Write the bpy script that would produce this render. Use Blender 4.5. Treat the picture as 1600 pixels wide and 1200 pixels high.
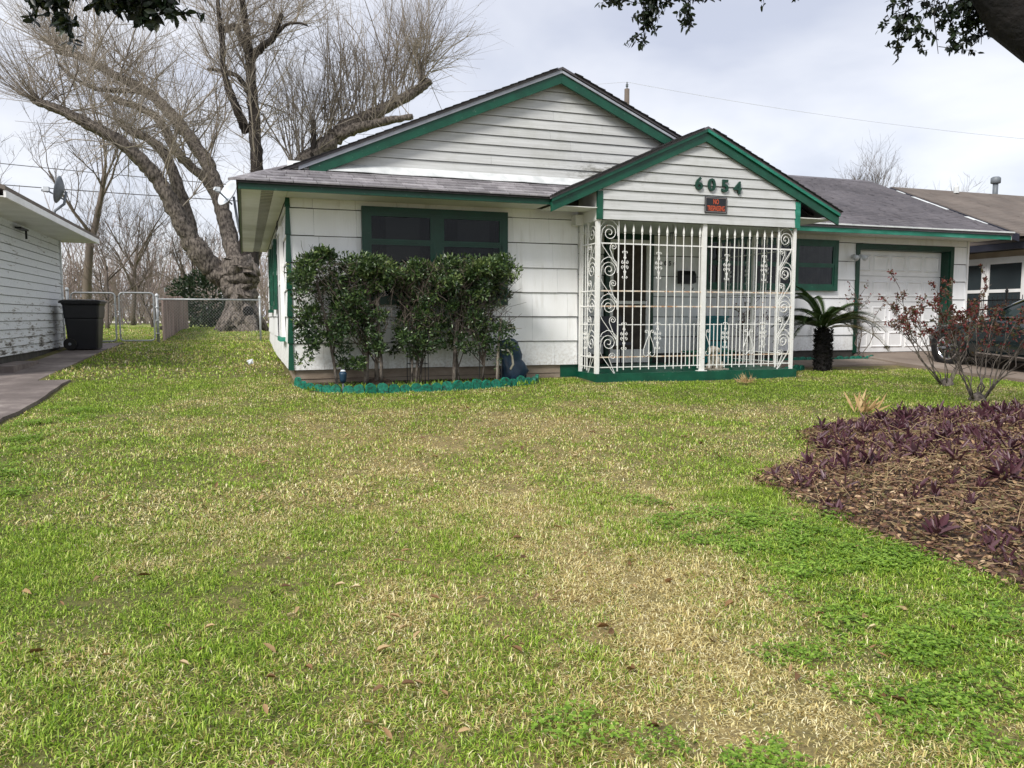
import bpy, bmesh, math, random
import numpy as np
from mathutils import Vector, Matrix

# ------------------------------------------------------------------ scene, camera, light
S = bpy.context.scene
for o in list(bpy.data.objects): bpy.data.objects.remove(o)
COL = S.collection
CAMZ = 1.04
cam = bpy.data.cameras.new('camera'); camo = bpy.data.objects.new('camera', cam); COL.objects.link(camo)
cam.sensor_fit = 'HORIZONTAL'; cam.sensor_width = 36.0; cam.lens = 36.0*1202/1600
cam.clip_start = 0.05; cam.clip_end = 2000
camo.location = (0, 0, CAMZ)
camo.rotation_euler = (math.radians(90) - math.atan(105/1202), 0, -math.radians(19.08))
S.camera = camo

SUN_EL, SUN_AZ = 42.0, 232.0        # degrees; azimuth clockwise from +Y (light comes from behind the camera, left)
W = bpy.data.worlds.new('World'); S.world = W; W.use_nodes = True
nt = W.node_tree; nt.nodes.clear()
def wn(t, **k):
    n = nt.nodes.new(t)
    for a, b in k.items(): setattr(n, a, b)
    return n
out = wn('ShaderNodeOutputWorld'); bg = wn('ShaderNodeBackground'); bg2 = wn('ShaderNodeBackground')
mixw = wn('ShaderNodeMixShader'); mixw.inputs[0].default_value = 0.9
sky = wn('ShaderNodeTexSky'); sky.sky_type = 'NISHITA'; sky.sun_disc = False
sky.sun_elevation = math.radians(SUN_EL); sky.sun_rotation = math.radians(SUN_AZ)
nt.links.new(sky.outputs[0], bg.inputs[0]); bg.inputs[1].default_value = 0.09
tc = wn('ShaderNodeTexCoord'); sep = wn('ShaderNodeSeparateXYZ'); nt.links.new(tc.outputs['Generated'], sep.inputs[0])
# cloud layer: project the direction on a flat ceiling so that clouds stretch towards the horizon
zc = wn('ShaderNodeMath', operation='ADD'); nt.links.new(sep.outputs[2], zc.inputs[0]); zc.inputs[1].default_value = 0.22
zm = wn('ShaderNodeMath', operation='MAXIMUM'); nt.links.new(zc.outputs[0], zm.inputs[0]); zm.inputs[1].default_value = 0.12
dx = wn('ShaderNodeMath', operation='DIVIDE'); nt.links.new(sep.outputs[0], dx.inputs[0]); nt.links.new(zm.outputs[0], dx.inputs[1])
dy = wn('ShaderNodeMath', operation='DIVIDE'); nt.links.new(sep.outputs[1], dy.inputs[0]); nt.links.new(zm.outputs[0], dy.inputs[1])
cb = wn('ShaderNodeCombineXYZ'); nt.links.new(dx.outputs[0], cb.inputs[0]); nt.links.new(dy.outputs[0], cb.inputs[1])
nz = wn('ShaderNodeTexNoise'); nz.inputs['Scale'].default_value = 1.15; nz.inputs['Detail'].default_value = 5; nz.inputs['Roughness'].default_value = 0.5
nz.inputs['Distortion'].default_value = 0.3
nt.links.new(cb.outputs[0], nz.inputs['Vector'])
rp = wn('ShaderNodeValToRGB'); e = rp.color_ramp.elements
e[0].position = 0.34; e[0].color = (.58, .61, .72, 1); e[1].position = 0.64; e[1].color = (.96, .965, 1.0, 1)
nt.links.new(nz.outputs[0], rp.inputs[0]); nt.links.new(rp.outputs[0], bg2.inputs[0]); bg2.inputs[1].default_value = 0.45
nt.links.new(bg.outputs[0], mixw.inputs[1]); nt.links.new(bg2.outputs[0], mixw.inputs[2]); nt.links.new(mixw.outputs[0], out.inputs[0])
sl = bpy.data.lights.new('sun', 'SUN'); sl.energy = 1.5; sl.angle = math.radians(18); sl.color = (1, .96, .9)
so = bpy.data.objects.new('sun', sl); COL.objects.link(so)
a_, e_ = math.radians(SUN_AZ), math.radians(SUN_EL)
sd = Vector((math.sin(a_)*math.cos(e_), math.cos(a_)*math.cos(e_), math.sin(e_)))
so.rotation_euler = sd.to_track_quat('Z', 'Y').to_euler(); so.location = (-6, -8, 20)
S.view_settings.view_transform = 'Standard'; S.view_settings.look = 'None'
S.view_settings.exposure = 1.3; S.view_settings.gamma = 1; S.view_settings.use_curve_mapping = False
S.render.engine = 'CYCLES'
S.cycles.max_bounces = 5; S.cycles.diffuse_bounces = 3; S.cycles.glossy_bounces = 2; S.cycles.transmission_bounces = 2

# ------------------------------------------------------------------ helpers
rng = random.Random(7); nr = np.random.default_rng(11)
GY = [-400, -6, 0, 5.5, 10.7, 13.2, 18.5, 21.5, 27, 40, 80, 900]
GZ = [-.6, -.6, -.41, -.2, 0, .13, .32, .395, .58, .62, .62, .62]
def g(x, y): return float(np.interp(y, GY, GZ))
ORI = {}
def empty(name, loc, label=None, cat=None, group=None):
    o = bpy.data.objects.new(name, None); COL.objects.link(o); o.location = loc; o.empty_display_size = .2
    ORI[o] = Vector(loc)
    if label: tag(o, label, cat, group)
    return o
def tag(o, label=None, cat=None, group=None, kind=None):
    if label: o['label'] = label
    if cat: o['category'] = cat
    if group: o['group'] = group
    if kind: o['kind'] = kind
    return o
def link(o, parent=None, loc=(0, 0, 0)):
    COL.objects.link(o); loc = Vector(loc)
    if parent is not None:
        o.parent = parent; o.location = loc - ORI[parent]
    else: o.location = loc
    ORI[o] = loc
    return o
def mk(name, verts, faces, m, parent=None, smooth=False):
    v = np.asarray(verts, dtype=float).reshape(-1, 3)
    c = (v.min(0) + v.max(0))/2; c[2] = v[:, 2].min()
    me = bpy.data.meshes.new(name); me.from_pydata((v - c).tolist(), [], faces); me.update()
    if smooth: me.polygons.foreach_set('use_smooth', [True]*len(me.polygons))
    if m: me.materials.append(m)
    return link(bpy.data.objects.new(name, me), parent, c)
def share(name, src, parent, loc, scale=None, rot=None):
    o = bpy.data.objects.new(name, src if isinstance(src, bpy.types.Mesh) else src.data)
    link(o, parent, loc)
    if scale: o.scale = scale
    if rot: o.rotation_euler = rot
    return o
class MB:
    def __init__(s): s.v = []; s.f = []
    def add(s, v, f):
        b = len(s.v); s.v += [tuple(p) for p in v]; s.f += [tuple(i + b for i in q) for q in f]; return s
    def box(s, x0, x1, y0, y1, z0, z1):
        return s.add([(x0,y0,z0),(x1,y0,z0),(x1,y1,z0),(x0,y1,z0),(x0,y0,z1),(x1,y0,z1),(x1,y1,z1),(x0,y1,z1)],
                     [(0,3,2,1),(4,5,6,7),(0,1,5,4),(1,2,6,5),(2,3,7,6),(3,0,4,7)])
    def hexa(s, p):     # 8 points, bottom ring then top ring
        return s.add(p, [(0,3,2,1),(4,5,6,7),(0,1,5,4),(1,2,6,5),(2,3,7,6),(3,0,4,7)])
    def slab(s, poly, off):   # planar polygon extruded by vector off
        n = len(poly); off = Vector(off); p = [Vector(q) for q in poly]
        s.add(p + [q + off for q in p], [tuple(range(n))[::-1], tuple(range(n, 2*n))] + [(i, (i+1) % n, n + (i+1) % n, n + i) for i in range(n)])
        return s
    def tube(s, path, rad, n=8, cap=True):
        P = [Vector(p) for p in path]; k = len(P)
        if not hasattr(rad, '__len__'): rad = [rad]*k
        t0 = (P[1] - P[0]).normalized(); u = t0.orthogonal().normalized(); b = len(s.v)
        for i in range(k):
            t = (P[min(i+1, k-1)] - P[max(i-1, 0)])
            t = t.normalized() if t.length > 1e-9 else t0
            u = (u - t*u.dot(t)); u = u.normalized() if u.length > 1e-6 else t.orthogonal().normalized()
            w = t.cross(u)
            for j in range(n):
                a = 2*math.pi*j/n; q = P[i] + (u*math.cos(a) + w*math.sin(a))*rad[i]; s.v.append((q.x, q.y, q.z))
        for i in range(k-1):
            for j in range(n):
                s.f.append((b+i*n+j, b+i*n+(j+1) % n, b+(i+1)*n+(j+1) % n, b+(i+1)*n+j))
        if cap: s.f.append(tuple(b+j for j in range(n))[::-1]); s.f.append(tuple(b+(k-1)*n+j for j in range(n)))
        return s
    def lathe(s, prof, c, n=12, axis='z'):
        b = len(s.v); c = Vector(c)
        for r, h in prof:
            for j in range(n):
                a = 2*math.pi*j/n; x, y = r*math.cos(a), r*math.sin(a)
                d = (x, y, h) if axis == 'z' else ((h, x, y) if axis == 'x' else (x, h, y))
                s.v.append(tuple(c + Vector(d)))
        for i in range(len(prof)-1):
            for j in range(n): s.f.append((b+i*n+j, b+i*n+(j+1) % n, b+(i+1)*n+(j+1) % n, b+(i+1)*n+j))
        s.f.append(tuple(b+j for j in range(n))[::-1]); s.f.append(tuple(b+(len(prof)-1)*n+j for j in range(n)))
        return s
    def build(s, name, m, parent=None, smooth=False): return mk(name, s.v, s.f, m, parent, smooth)
def np_mesh(name, V, F, m, parent=None, smooth=False, attr=None):
    V = np.asarray(V, dtype=np.float64); F = np.asarray(F, dtype=np.int32)
    c = (V.min(0) + V.max(0))/2; c[2] = V[:, 2].min()
    me = bpy.data.meshes.new(name); k = F.shape[1]
    me.vertices.add(len(V)); me.vertices.foreach_set('co', (V - c).astype(np.float32).ravel())
    me.loops.add(F.size); me.loops.foreach_set('vertex_index', F.ravel())
    me.polygons.add(len(F)); me.polygons.foreach_set('loop_start', np.arange(0, F.size, k, dtype=np.int32))
    me.polygons.foreach_set('loop_total', np.full(len(F), k, dtype=np.int32))
    me.update(calc_edges=True)
    if smooth: me.polygons.foreach_set('use_smooth', np.ones(len(F), dtype=bool))
    if attr is not None:
        a = me.attributes.new('rnd', 'FLOAT', 'POINT'); a.data.foreach_set('value', np.asarray(attr, dtype=np.float32))
    me.materials.append(m)
    return link(bpy.data.objects.new(name, me), parent, c)
def twigs(P, Rd):
    """P (N,K,3) centre lines, Rd (N,K) radii -> three-sided tubes"""
    N, K, _ = P.shape
    T = np.empty_like(P); T[:, 1:-1] = P[:, 2:] - P[:, :-2]; T[:, 0] = P[:, 1] - P[:, 0]; T[:, -1] = P[:, -1] - P[:, -2]
    T /= np.linalg.norm(T, axis=2, keepdims=True) + 1e-9
    ref = np.zeros_like(T); big = np.abs(T[..., 2]) > .9; ref[..., 2] = 1; ref[big] = (1, 0, 0)
    A = np.cross(T, ref); A /= np.linalg.norm(A, axis=2, keepdims=True) + 1e-9; B = np.cross(T, A)
    V = np.empty((N, K, 3, 3))
    for j in range(3):
        a = 2*math.pi*j/3; V[:, :, j] = P + (A*math.cos(a) + B*math.sin(a))*Rd[..., None]
    idx = np.arange(N*K*3).reshape(N, K, 3); F = []
    for j in range(3):
        q = np.stack([idx[:, :-1, j], idx[:, :-1, (j+1) % 3], idx[:, 1:, (j+1) % 3], idx[:, 1:, j]], -1); F.append(q.reshape(-1, 4))
    return V.reshape(-1, 3), np.concatenate(F)
def leaves(C, D, L, Wd, fold=.25, six=True, up=None):
    """leaf blades: C base points, D unit directions, L lengths, Wd widths -> quads + per-vertex random"""
    N = len(C); D = D/(np.linalg.norm(D, axis=1, keepdims=True) + 1e-9)
    if up is None: up = nr.normal(size=(N, 3)); 
    Sd = np.cross(D, up); Sd /= np.linalg.norm(Sd, axis=1, keepdims=True) + 1e-9; Nn = np.cross(Sd, D)
    L = np.asarray(L).reshape(-1, 1)*np.ones((N, 1)); Wd = np.asarray(Wd).reshape(-1, 1)*np.ones((N, 1))
    if six:
        pts = [(0, 0, 0), (.32, -.5, fold), (.72, -.38, fold*.8), (1, 0, -.05), (.72, .38, fold*.8), (.32, .5, fold)]
        V = np.stack([C + D*L*a + Sd*Wd*b + Nn*Wd*c for a, b, c in pts], 1)
        b = np.arange(N)[:, None]*6
        F = np.concatenate([b + np.array([[0, 1, 2, 3]]), b + np.array([[0, 3, 4, 5]])])
        k = 6
    else:
        pts = [(0, 0, 0), (.5, -.5, fold), (1, 0, 0), (.5, .5, fold)]
        V = np.stack([C + D*L*a + Sd*Wd*b + Nn*Wd*c for a, b, c in pts], 1)
        b = np.arange(N)[:, None]*4; F = b + np.array([[0, 1, 2, 3]]); k = 4
    r = np.repeat(nr.random(N), k)
    return V.reshape(-1, 3), F, r

# ------------------------------------------------------------------ materials
def sr(r, gg, b):
    f = lambda c: (c/255/12.92) if c/255 <= .04045 else ((c/255 + .055)/1.055)**2.4
    return (f(r), f(gg), f(b), 1)
class NT:
    def __init__(s, name):
        s.m = bpy.data.materials.new(name); s.m.use_nodes = True; s.t = s.m.node_tree; s.t.nodes.clear()
        s.out = s.n('ShaderNodeOutputMaterial'); s.p = s.n('ShaderNodeBsdfPrincipled'); s.l(s.p.outputs[0], s.out.inputs[0])
        s.geo = s.n('ShaderNodeNewGeometry'); s.pos = s.geo.outputs['Position']
    def n(s, t, **k):
        x = s.t.nodes.new(t)
        for a, b in k.items(): setattr(x, a, b)
        return x
    def l(s, a, b): s.t.links.new(a, b)
    def math(s, op, a, b=None, clamp=False):
        x = s.n('ShaderNodeMath', operation=op); x.use_clamp = clamp
        for i, v in enumerate((a, b)):
            if v is None: continue
            if isinstance(v, (int, float)): x.inputs[i].default_value = v
            else: s.l(v, x.inputs[i])
        return x.outputs[0]
    def noise(s, scale, detail=4, rough=.55, vec=None, stretch=None, dist=0):
        x = s.n('ShaderNodeTexNoise'); x.inputs['Scale'].default_value = scale; x.inputs['Detail'].default_value = detail
        x.inputs['Roughness'].default_value = rough; x.inputs['Distortion'].default_value = dist
        v = vec or s.pos
        if stretch:
            mp = s.n('ShaderNodeMapping'); mp.inputs['Scale'].default_value = stretch; s.l(v, mp.inputs[0]); v = mp.outputs[0]
        s.l(v, x.inputs['Vector']); return x.outputs[0]
    def ramp(s, fac, stops):
        x = s.n('ShaderNodeValToRGB'); s.l(fac, x.inputs[0]); e = x.color_ramp.elements
        while len(e) < len(stops): e.new(.5)
        for q, (p, c) in zip(e, stops): q.position = p; q.color = c if hasattr(c, '__len__') else (c, c, c, 1)
        return x.outputs[0]
    def mix(s, fac, a, b, mode='MIX'):
        x = s.n('ShaderNodeMix', data_type='RGBA', blend_type=mode)
        for i, v in ((0, fac), (6, a), (7, b)):
            if isinstance(v, (int, float)): x.inputs[i].default_value = v
            elif isinstance(v, tuple): x.inputs[i].default_value = v
            else: s.l(v, x.inputs[i])
        return x.outputs[2]
    def xyz(s):
        x = s.n('ShaderNodeSeparateXYZ'); s.l(s.pos, x.inputs[0]); return x.outputs
    def rand(s): return s.n('ShaderNodeObjectInfo').outputs['Random']
    def attr(s, nm): 
        x = s.n('ShaderNodeAttribute'); x.attribute_name = nm; return x.outputs['Fac']
    def color(s, c):
        if isinstance(c, tuple): s.p.inputs['Base Color'].default_value = c
        else: s.l(c, s.p.inputs['Base Color'])
    def rough(s, r):
        if isinstance(r, (int, float)): s.p.inputs['Roughness'].default_value = r
        else: s.l(r, s.p.inputs['Roughness'])
    def bump(s, h, strength=.3, dist=.01):
        b = s.n('ShaderNodeBump'); b.inputs['Strength'].default_value = strength; b.inputs['Distance'].default_value = dist
        s.l(h, b.inputs['Height']); s.l(b.outputs[0], s.p.inputs['Normal'])
    def blob(s, cx, cy, rx, ry, ax=('X', 'Y')):
        """soft elliptical patch in world coordinates, 1 in the centre, 0 outside"""
        o = s.xyz(); ia = 'XYZ'.index(ax[0]); ib = 'XYZ'.index(ax[1])
        a = s.math('DIVIDE', s.math('SUBTRACT', o[ia], cx), rx); b = s.math('DIVIDE', s.math('SUBTRACT', o[ib], cy), ry)
        d = s.math('ADD', s.math('MULTIPLY', a, a), s.math('MULTIPLY', b, b))
        return s.math('POWER', 2.718, s.math('MULTIPLY', d, -1.0))
    def translucent(s, col, f=.3):
        t = s.n('ShaderNodeBsdfTranslucent'); mx = s.n('ShaderNodeMixShader'); mx.inputs[0].default_value = f
        if isinstance(col, tuple): t.inputs[0].default_value = col
        else: s.l(col, t.inputs[0])
        s.l(s.p.outputs[0], mx.inputs[1]); s.l(t.outputs[0], mx.inputs[2]); s.l(mx.outputs[0], s.out.inputs[0])
MAT = {}
def pm(name, c1, c2, scale=4, rough=.6, bump=.15, bscale=60, rnd=0, stretch=None, metal=0, lo=.35, hi=.7, bdist=.004, spec=None):
    N = NT(name); nz = N.noise(scale, stretch=stretch); c = N.ramp(nz, [(lo, c1), (hi, c2)])
    if rnd:
        r = N.math('ADD', N.math('MULTIPLY', N.rand(), rnd), 1 - rnd/2)
        cm = N.n('ShaderNodeCombineColor'); [N.l(r, cm.inputs[i]) for i in range(3)]
        c = N.mix(1.0, c, cm.outputs[0], 'MULTIPLY')
    N.color(c); N.rough(rough); N.p.inputs['Metallic'].default_value = metal
    if name in ('green', 'green_dark'):
        ch = N.noise(19, 6, .72, stretch=(1, 1, 1.4)); c = N.mix(N.ramp(ch, [(.63, 0), (.69, .6)]), c, sr(96, 128, 112)); N.color(c)
    if spec is not None: N.p.inputs['Specular IOR Level'].default_value = spec
    if bump: N.bump(N.noise(bscale, 3, stretch=stretch), bump, bdist)
    MAT[name] = N.m; return N.m

# combed cement siding shingles: vertical striations, faint streaks of grime
N = NT('siding'); st = N.noise(55, 2, vec=None, stretch=(1, 1, .02)); gr = N.noise(1.6, 5, stretch=(1, 1, .35))
sp_ = N.noise(9, 4, stretch=(1, 1, .15))
c = N.ramp(gr, [(.3, sr(230, 230, 228)), (.55, sr(243, 244, 245)), (.8, sr(236, 237, 236))])
c = N.mix(N.math('MULTIPLY', N.ramp(sp_, [(.58, 0), (.75, 1)]), .3), c, sr(176, 172, 160))
spl = N.math('MULTIPLY', N.math('MULTIPLY', N.math('SUBTRACT', .75, N.xyz()[2]), 1.6, True), N.ramp(N.noise(22, 5, .7), [(.42, 0), (.62, 1)]))
c = N.mix(N.math('MULTIPLY', spl, .55), c, sr(150, 136, 114))
c = N.mix(N.math('MULTIPLY', N.ramp(N.noise(34, 3, .8), [(.70, 0), (.76, 1)]), .5), c, sr(140, 136, 128))
r = N.math('ADD', N.math('MULTIPLY', N.rand(), .07), .955); cm = N.n('ShaderNodeCombineColor'); [N.l(r, cm.inputs[i]) for i in range(3)]
c = N.mix(1, c, cm.outputs[0], 'MULTIPLY'); N.color(c); N.rough(.55); N.bump(st, .35, .004); MAT['siding'] = N.m
# painted clapboards of the gables: grain along the board, grime, mildew where the two roofs meet
N = NT('clapboard'); gn = N.noise(14, 5, stretch=(.12, 1, 3)); gr = N.noise(2.2, 6, .65); fine = N.noise(38, 4, .7, stretch=(.3, 1, 1.5))
c = N.ramp(gn, [(.3, sr(188, 189, 187)), (.7, sr(208, 210, 209))])
c = N.mix(N.math('MULTIPLY', N.ramp(gr, [(.5, 0), (.72, 1)]), .4), c, sr(164, 165, 154))
c = N.mix(N.math('MULTIPLY', N.ramp(fine, [(.62, 0), (.72, 1)]), .5), c, sr(150, 148, 138))
mil = N.math('MULTIPLY', N.blob(5.5, 3.32, .5, .2, ('X', 'Z')), N.ramp(N.noise(16, 5, .7, stretch=(.5, 1, 1.6)), [(.46, 0), (.6, 1)]))
c = N.mix(N.math('MULTIPLY', mil, .85), c, sr(84, 80, 62))
r = N.math('ADD', N.math('MULTIPLY', N.rand(), .1), .92); cm = N.n('ShaderNodeCombineColor'); [N.l(r, cm.inputs[i]) for i in range(3)]
c = N.mix(1, c, cm.outputs[0], 'MULTIPLY'); N.color(c); N.rough(.6); N.bump(gn, .3, .003); MAT['clapboard'] = N.m
# peeling neighbour boards
N = NT('peeling'); n1 = N.noise(9, 7, .7, stretch=(1, .3, 2.2)); n2 = N.noise(30, 5, .7); n3 = N.noise(1.3, 3)
z = N.xyz()[2]; low = N.math('MULTIPLY', N.math('SUBTRACT', 1.5, z), .10, True)
wear = N.math('ADD', N.math('ADD', n1, N.math('MULTIPLY', n3, .25)), low)
c = N.ramp(n2, [(.35, sr(206, 210, 213)), (.7, sr(226, 229, 231))])
c = N.mix(N.ramp(wear, [(.735, 0), (.765, 1)]), c, sr(164, 163, 158))
c = N.mix(N.ramp(wear, [(.80, 0), (.85, 1)]), c, sr(66, 61, 54)); N.color(c); N.rough(.75)
N.bump(N.ramp(wear, [(.71, 1), (.75, 0)]), .4, .003); MAT['peeling'] = N.m
pm('green', sr(0, 66, 48), sr(8, 84, 62), 5, .42, .12, 30, stretch=(1, 1, 1), rnd=.12)
pm('green_dark', sr(0, 52, 36), sr(2, 64, 46), 5, .42, .1, 30)
N = NT('green_faded'); n1 = N.noise(2.5, 6, .65, stretch=(.6, 1, 3)); c = N.ramp(n1, [(.35, sr(10, 100, 78)), (.55, sr(34, 128, 106)), (.75, sr(92, 158, 140))]); N.color(c); N.rough(.5); N.bump(N.noise(40), .15, .003); MAT['green_faded'] = N.m
N = NT('turquoise'); n1 = N.noise(26, 5, .7); c = N.ramp(n1, [(.36, sr(40, 52, 44)), (.45, sr(4, 96, 76)), (.64, sr(22, 128, 106)), (.76, sr(132, 164, 152))]); N.color(c); N.rough(.6); N.bump(N.noise(60), .4, .006); MAT['turquoise'] = N.m
pm('felt', sr(58, 56, 52), sr(78, 76, 71), 6, .9, 0)  # felt kept dark so the course gaps show as painted shadow lines
pm('white_paint', sr(232, 232, 231), sr(246, 246, 247), 3, .5, .08, 40, rnd=.05)
pm('soffit_white', sr(206, 206, 200), sr(224, 224, 220), 2, .6, .06, 40)
N = NT('iron_white'); n1 = N.noise(16, 5, .7); c = N.ramp(n1, [(.3, sr(222, 221, 216)), (.64, sr(234, 234, 231)), (.70, sr(180, 140, 104)), (.76, sr(140, 92, 60))]); N.color(c); N.rough(.5); MAT['iron_white'] = N.m
N = NT('iron_rusty'); n1 = N.noise(9, 5, .7); c = N.ramp(n1, [(.35, sr(226, 222, 214)), (.5, sr(212, 196, 176)), (.62, sr(172, 130, 96)), (.75, sr(128, 84, 56))]); N.color(c); N.rough(.6); MAT['iron_rusty'] = N.m
def shingle(name, a, b, cc, rnd=.3):
    N = NT(name); n1 = N.noise(1.1, 5, .6); n2 = N.noise(160, 2); n3 = N.noise(6, 4, .65)
    c = N.ramp(n1, [(.3, a), (.7, b)]); c = N.mix(N.ramp(n3, [(.5, 0), (.72, .6)]), c, cc)
    r = N.math('ADD', N.math('MULTIPLY', N.rand(), rnd), 1 - rnd/2); cm = N.n('ShaderNodeCombineColor'); [N.l(r, cm.inputs[i]) for i in range(3)]
    c = N.mix(1, c, cm.outputs[0], 'MULTIPLY'); c = N.mix(N.math('MULTIPLY', N.ramp(n2, [(.35, 1), (.6, 0)]), .35), c, sr(36, 34, 36))
    N.color(c); N.rough(.9); N.bump(n2, .5, .003); MAT[name] = N.m
shingle('roof_shingle', sr(116, 112, 116), sr(150, 146, 149), sr(186, 183, 184), .5)
shingle('roof_grey', sr(86, 83, 88), sr(116, 112, 117), sr(128, 122, 124), .2)
shingle('roof_brown', sr(106, 98, 92), sr(132, 122, 114), sr(118, 104, 96), .2)
pm('roof_edge', sr(24, 24, 26), sr(48, 47, 48), 12, .9, .3, 60)
pm('flashing', sr(196, 200, 200), sr(226, 228, 228), 5, .45, .1, 20)
pm('drip_edge', sr(150, 154, 164), sr(176, 180, 188), 5, .4, .05, 20)
N = NT('foundation'); n1 = N.noise(3, 6, .65, stretch=(.6, 1, 1.6)); c = N.ramp(n1, [(.3, sr(112, 98, 84)), (.55, sr(150, 136, 120)), (.8, sr(168, 158, 144))]); N.color(c); N.rough(.9); N.bump(N.noise(50), .4, .006); MAT['foundation'] = N.m
N = NT('concrete'); n1 = N.noise(1.3, 7, .68, stretch=(1, 1, 1)); n2 = N.noise(70, 3)
c = N.ramp(n1, [(.3, sr(88, 80, 76)), (.5, sr(116, 106, 102)), (.62, sr(142, 132, 126)), (.74, sr(188, 178, 170))]); c = N.mix(N.math('MULTIPLY', n2, .3), c, sr(60, 54, 50)); N.color(c); N.rough(.9); N.bump(n2, .35, .004); MAT['concrete'] = N.m
N = NT('concrete_drive'); n1 = N.noise(.9, 6, .6); n2 = N.noise(80, 3)
c = N.ramp(n1, [(.3, sr(112, 98, 88)), (.55, sr(140, 126, 114)), (.75, sr(162, 150, 138))]); c = N.mix(N.math('MULTIPLY', n2, .25), c, sr(74, 66, 58)); N.color(c); N.rough(.9); N.bump(n2, .3, .004); MAT['concrete_drive'] = N.m
def glass(name, c, r=.03):
    N = NT(name); N.color(c); N.rough(r); N.p.inputs['Specular IOR Level'].default_value = .3
    N.bump(N.noise(2.2, 2), .04, .02); MAT[name] = N.m
def clear_glass(name, tint):
    N = NT(name); tr = N.n('ShaderNodeBsdfTransparent'); tr.inputs[0].default_value = tint; gl = N.n('ShaderNodeBsdfGlossy'); gl.inputs['Roughness'].default_value = .02
    fr = N.n('ShaderNodeFresnel'); fr.inputs[0].default_value = 1.28; mx = N.n('ShaderNodeMixShader'); bp = N.n('ShaderNodeBump'); bp.inputs['Strength'].default_value = .05; bp.inputs['Distance'].default_value = .03
    N.l(N.noise(2.5, 2), bp.inputs['Height']); N.l(bp.outputs[0], gl.inputs['Normal']); N.l(fr.outputs[0], mx.inputs[0]); N.l(tr.outputs[0], mx.inputs[1]); N.l(gl.outputs[0], mx.inputs[2]); N.l(mx.outputs[0], N.out.inputs[0]); MAT[name] = N.m
clear_glass('pane', (.7, .72, .72, 1)); clear_glass('pane_curtain', (.75, .77, .78, 1)); pm('curtain_dark', sr(16, 15, 17), sr(30, 29, 31), 8, .9, 0); pm('curtain_grey', sr(62, 58, 60), sr(86, 82, 82), 5, .9, 0)  # dark and grey tones of the added folds that stand in for pane reflections
glass('pane_blind', sr(52, 60, 64), .12); glass('car_glass', sr(40, 52, 52))
pm('screen_dark', sr(56, 50, 44), sr(82, 74, 64), 6, .8, .1, 60)
pm('black', sr(16, 16, 18), sr(30, 30, 32), 5, .5, .05, 30)
pm('bin_plastic', sr(9, 11, 17), sr(16, 18, 25), 3, .42, .1, 50)
pm('bark', sr(54, 48, 44), sr(126, 117, 108), 15, .95, .7, 18, stretch=(1, 1, .45), bdist=.07, lo=.36, hi=.64)
pm('bark_dark', sr(26, 22, 20), sr(58, 51, 46), 6, .95, .9, 9, stretch=(1, 1, .35), bdist=.04)
pm('bark_black', sr(10, 9, 8), sr(25, 21, 19), 10, .95, .9, 14, bdist=.03)
pm('shoot', sr(128, 118, 108), sr(172, 162, 148), .7, .85, 0)
pm('shoot_dark', sr(74, 66, 60), sr(112, 100, 90), .7, .85, 0)
pm('far_twig', sr(134, 120, 114), sr(170, 156, 150), .1, .9, 0)  # paler than nearer twigs, distance haze mixed into the colour
pm('galvanised', sr(150, 154, 156), sr(184, 187, 188), 12, .45, .1, 60, metal=.35)
pm('rust_board', sr(112, 90, 84), sr(162, 144, 136), 3, .9, .4, 30, stretch=(1, 1, .3), rnd=.5)
pm('tan_brick', sr(178, 160, 138), sr(198, 182, 160), 4, .85, .3, 40)
pm('navy_paint', sr(36, 38, 50), sr(48, 50, 62), 4, .5, .05, 30)
pm('dish_grey', sr(96, 102, 108), sr(124, 130, 136), 3, .5, .05, 30)
pm('dish_white', sr(196, 202, 206), sr(216, 220, 224), 3, .5, .05, 30)
pm('chrome', sr(200, 200, 204), sr(220, 220, 224), 3, .12, 0, metal=1)
pm('car_paint', sr(26, 36, 38), sr(30, 40, 42), .5, .13, 0); MAT['car_paint'].node_tree.nodes['Principled BSDF'].inputs['Coat Weight'].default_value = .8
pm('tyre', sr(20, 20, 20), sr(34, 33, 32), 8, .85, .2, 50)
pm('teal', sr(20, 104, 112), sr(34, 126, 132), 3, .5, .05, 30)
pm('statue', sr(168, 160, 146), sr(206, 198, 184), 9, .8, .3, 40)
pm('tarp_blue', sr(18, 42, 62), sr(30, 62, 86), 5, .5, .3, 30)
pm('rope', sr(190, 182, 164), sr(214, 206, 190), 20, .9, .3, 80)
pm('sign_black', sr(22, 24, 30), sr(30, 32, 38), 4, .45, 0)
pm('sign_orange', sr(196, 84, 48), sr(206, 94, 58), 4, .5, 0)
pm('sign_edge', sr(150, 146, 142), sr(168, 162, 158), 4, .5, 0)
pm('soil', sr(52, 40, 32), sr(84, 68, 54), 10, .95, .8, 40, bdist=.02)
pm('pole_wood', sr(84, 74, 66), sr(108, 98, 90), 4, .9, .3, 30, stretch=(1, 1, .2))
pm('wire', sr(60, 60, 66), sr(70, 70, 76), 1, .6, 0)
pm('wire_far', sr(176, 178, 188), sr(186, 188, 196), 1, .6, 0)
pm('cloth_tan', sr(176, 164, 146), sr(190, 178, 160), 4, .8, .1, 30)
def leafmat(name, stops, rough=.45, trans=.25, tcol=None, attr='rnd', hue=3.0):
    N = NT(name); r = N.attr(attr); n1 = N.noise(hue, 3)
    f = N.math('ADD', N.math('MULTIPLY', r, .7), N.math('MULTIPLY', N.math('SUBTRACT', n1, .35), .8), True)
    c = N.ramp(f, stops); N.color(c); N.rough(rough)
    if trans: N.translucent(tcol or c, trans)
    MAT[name] = N.m
leafmat('hedge_leaf', [(0, sr(24, 40, 24)), (.4, sr(52, 74, 42)), (.75, sr(88, 110, 60)), (1, sr(140, 154, 96))], .3, .15)
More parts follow.
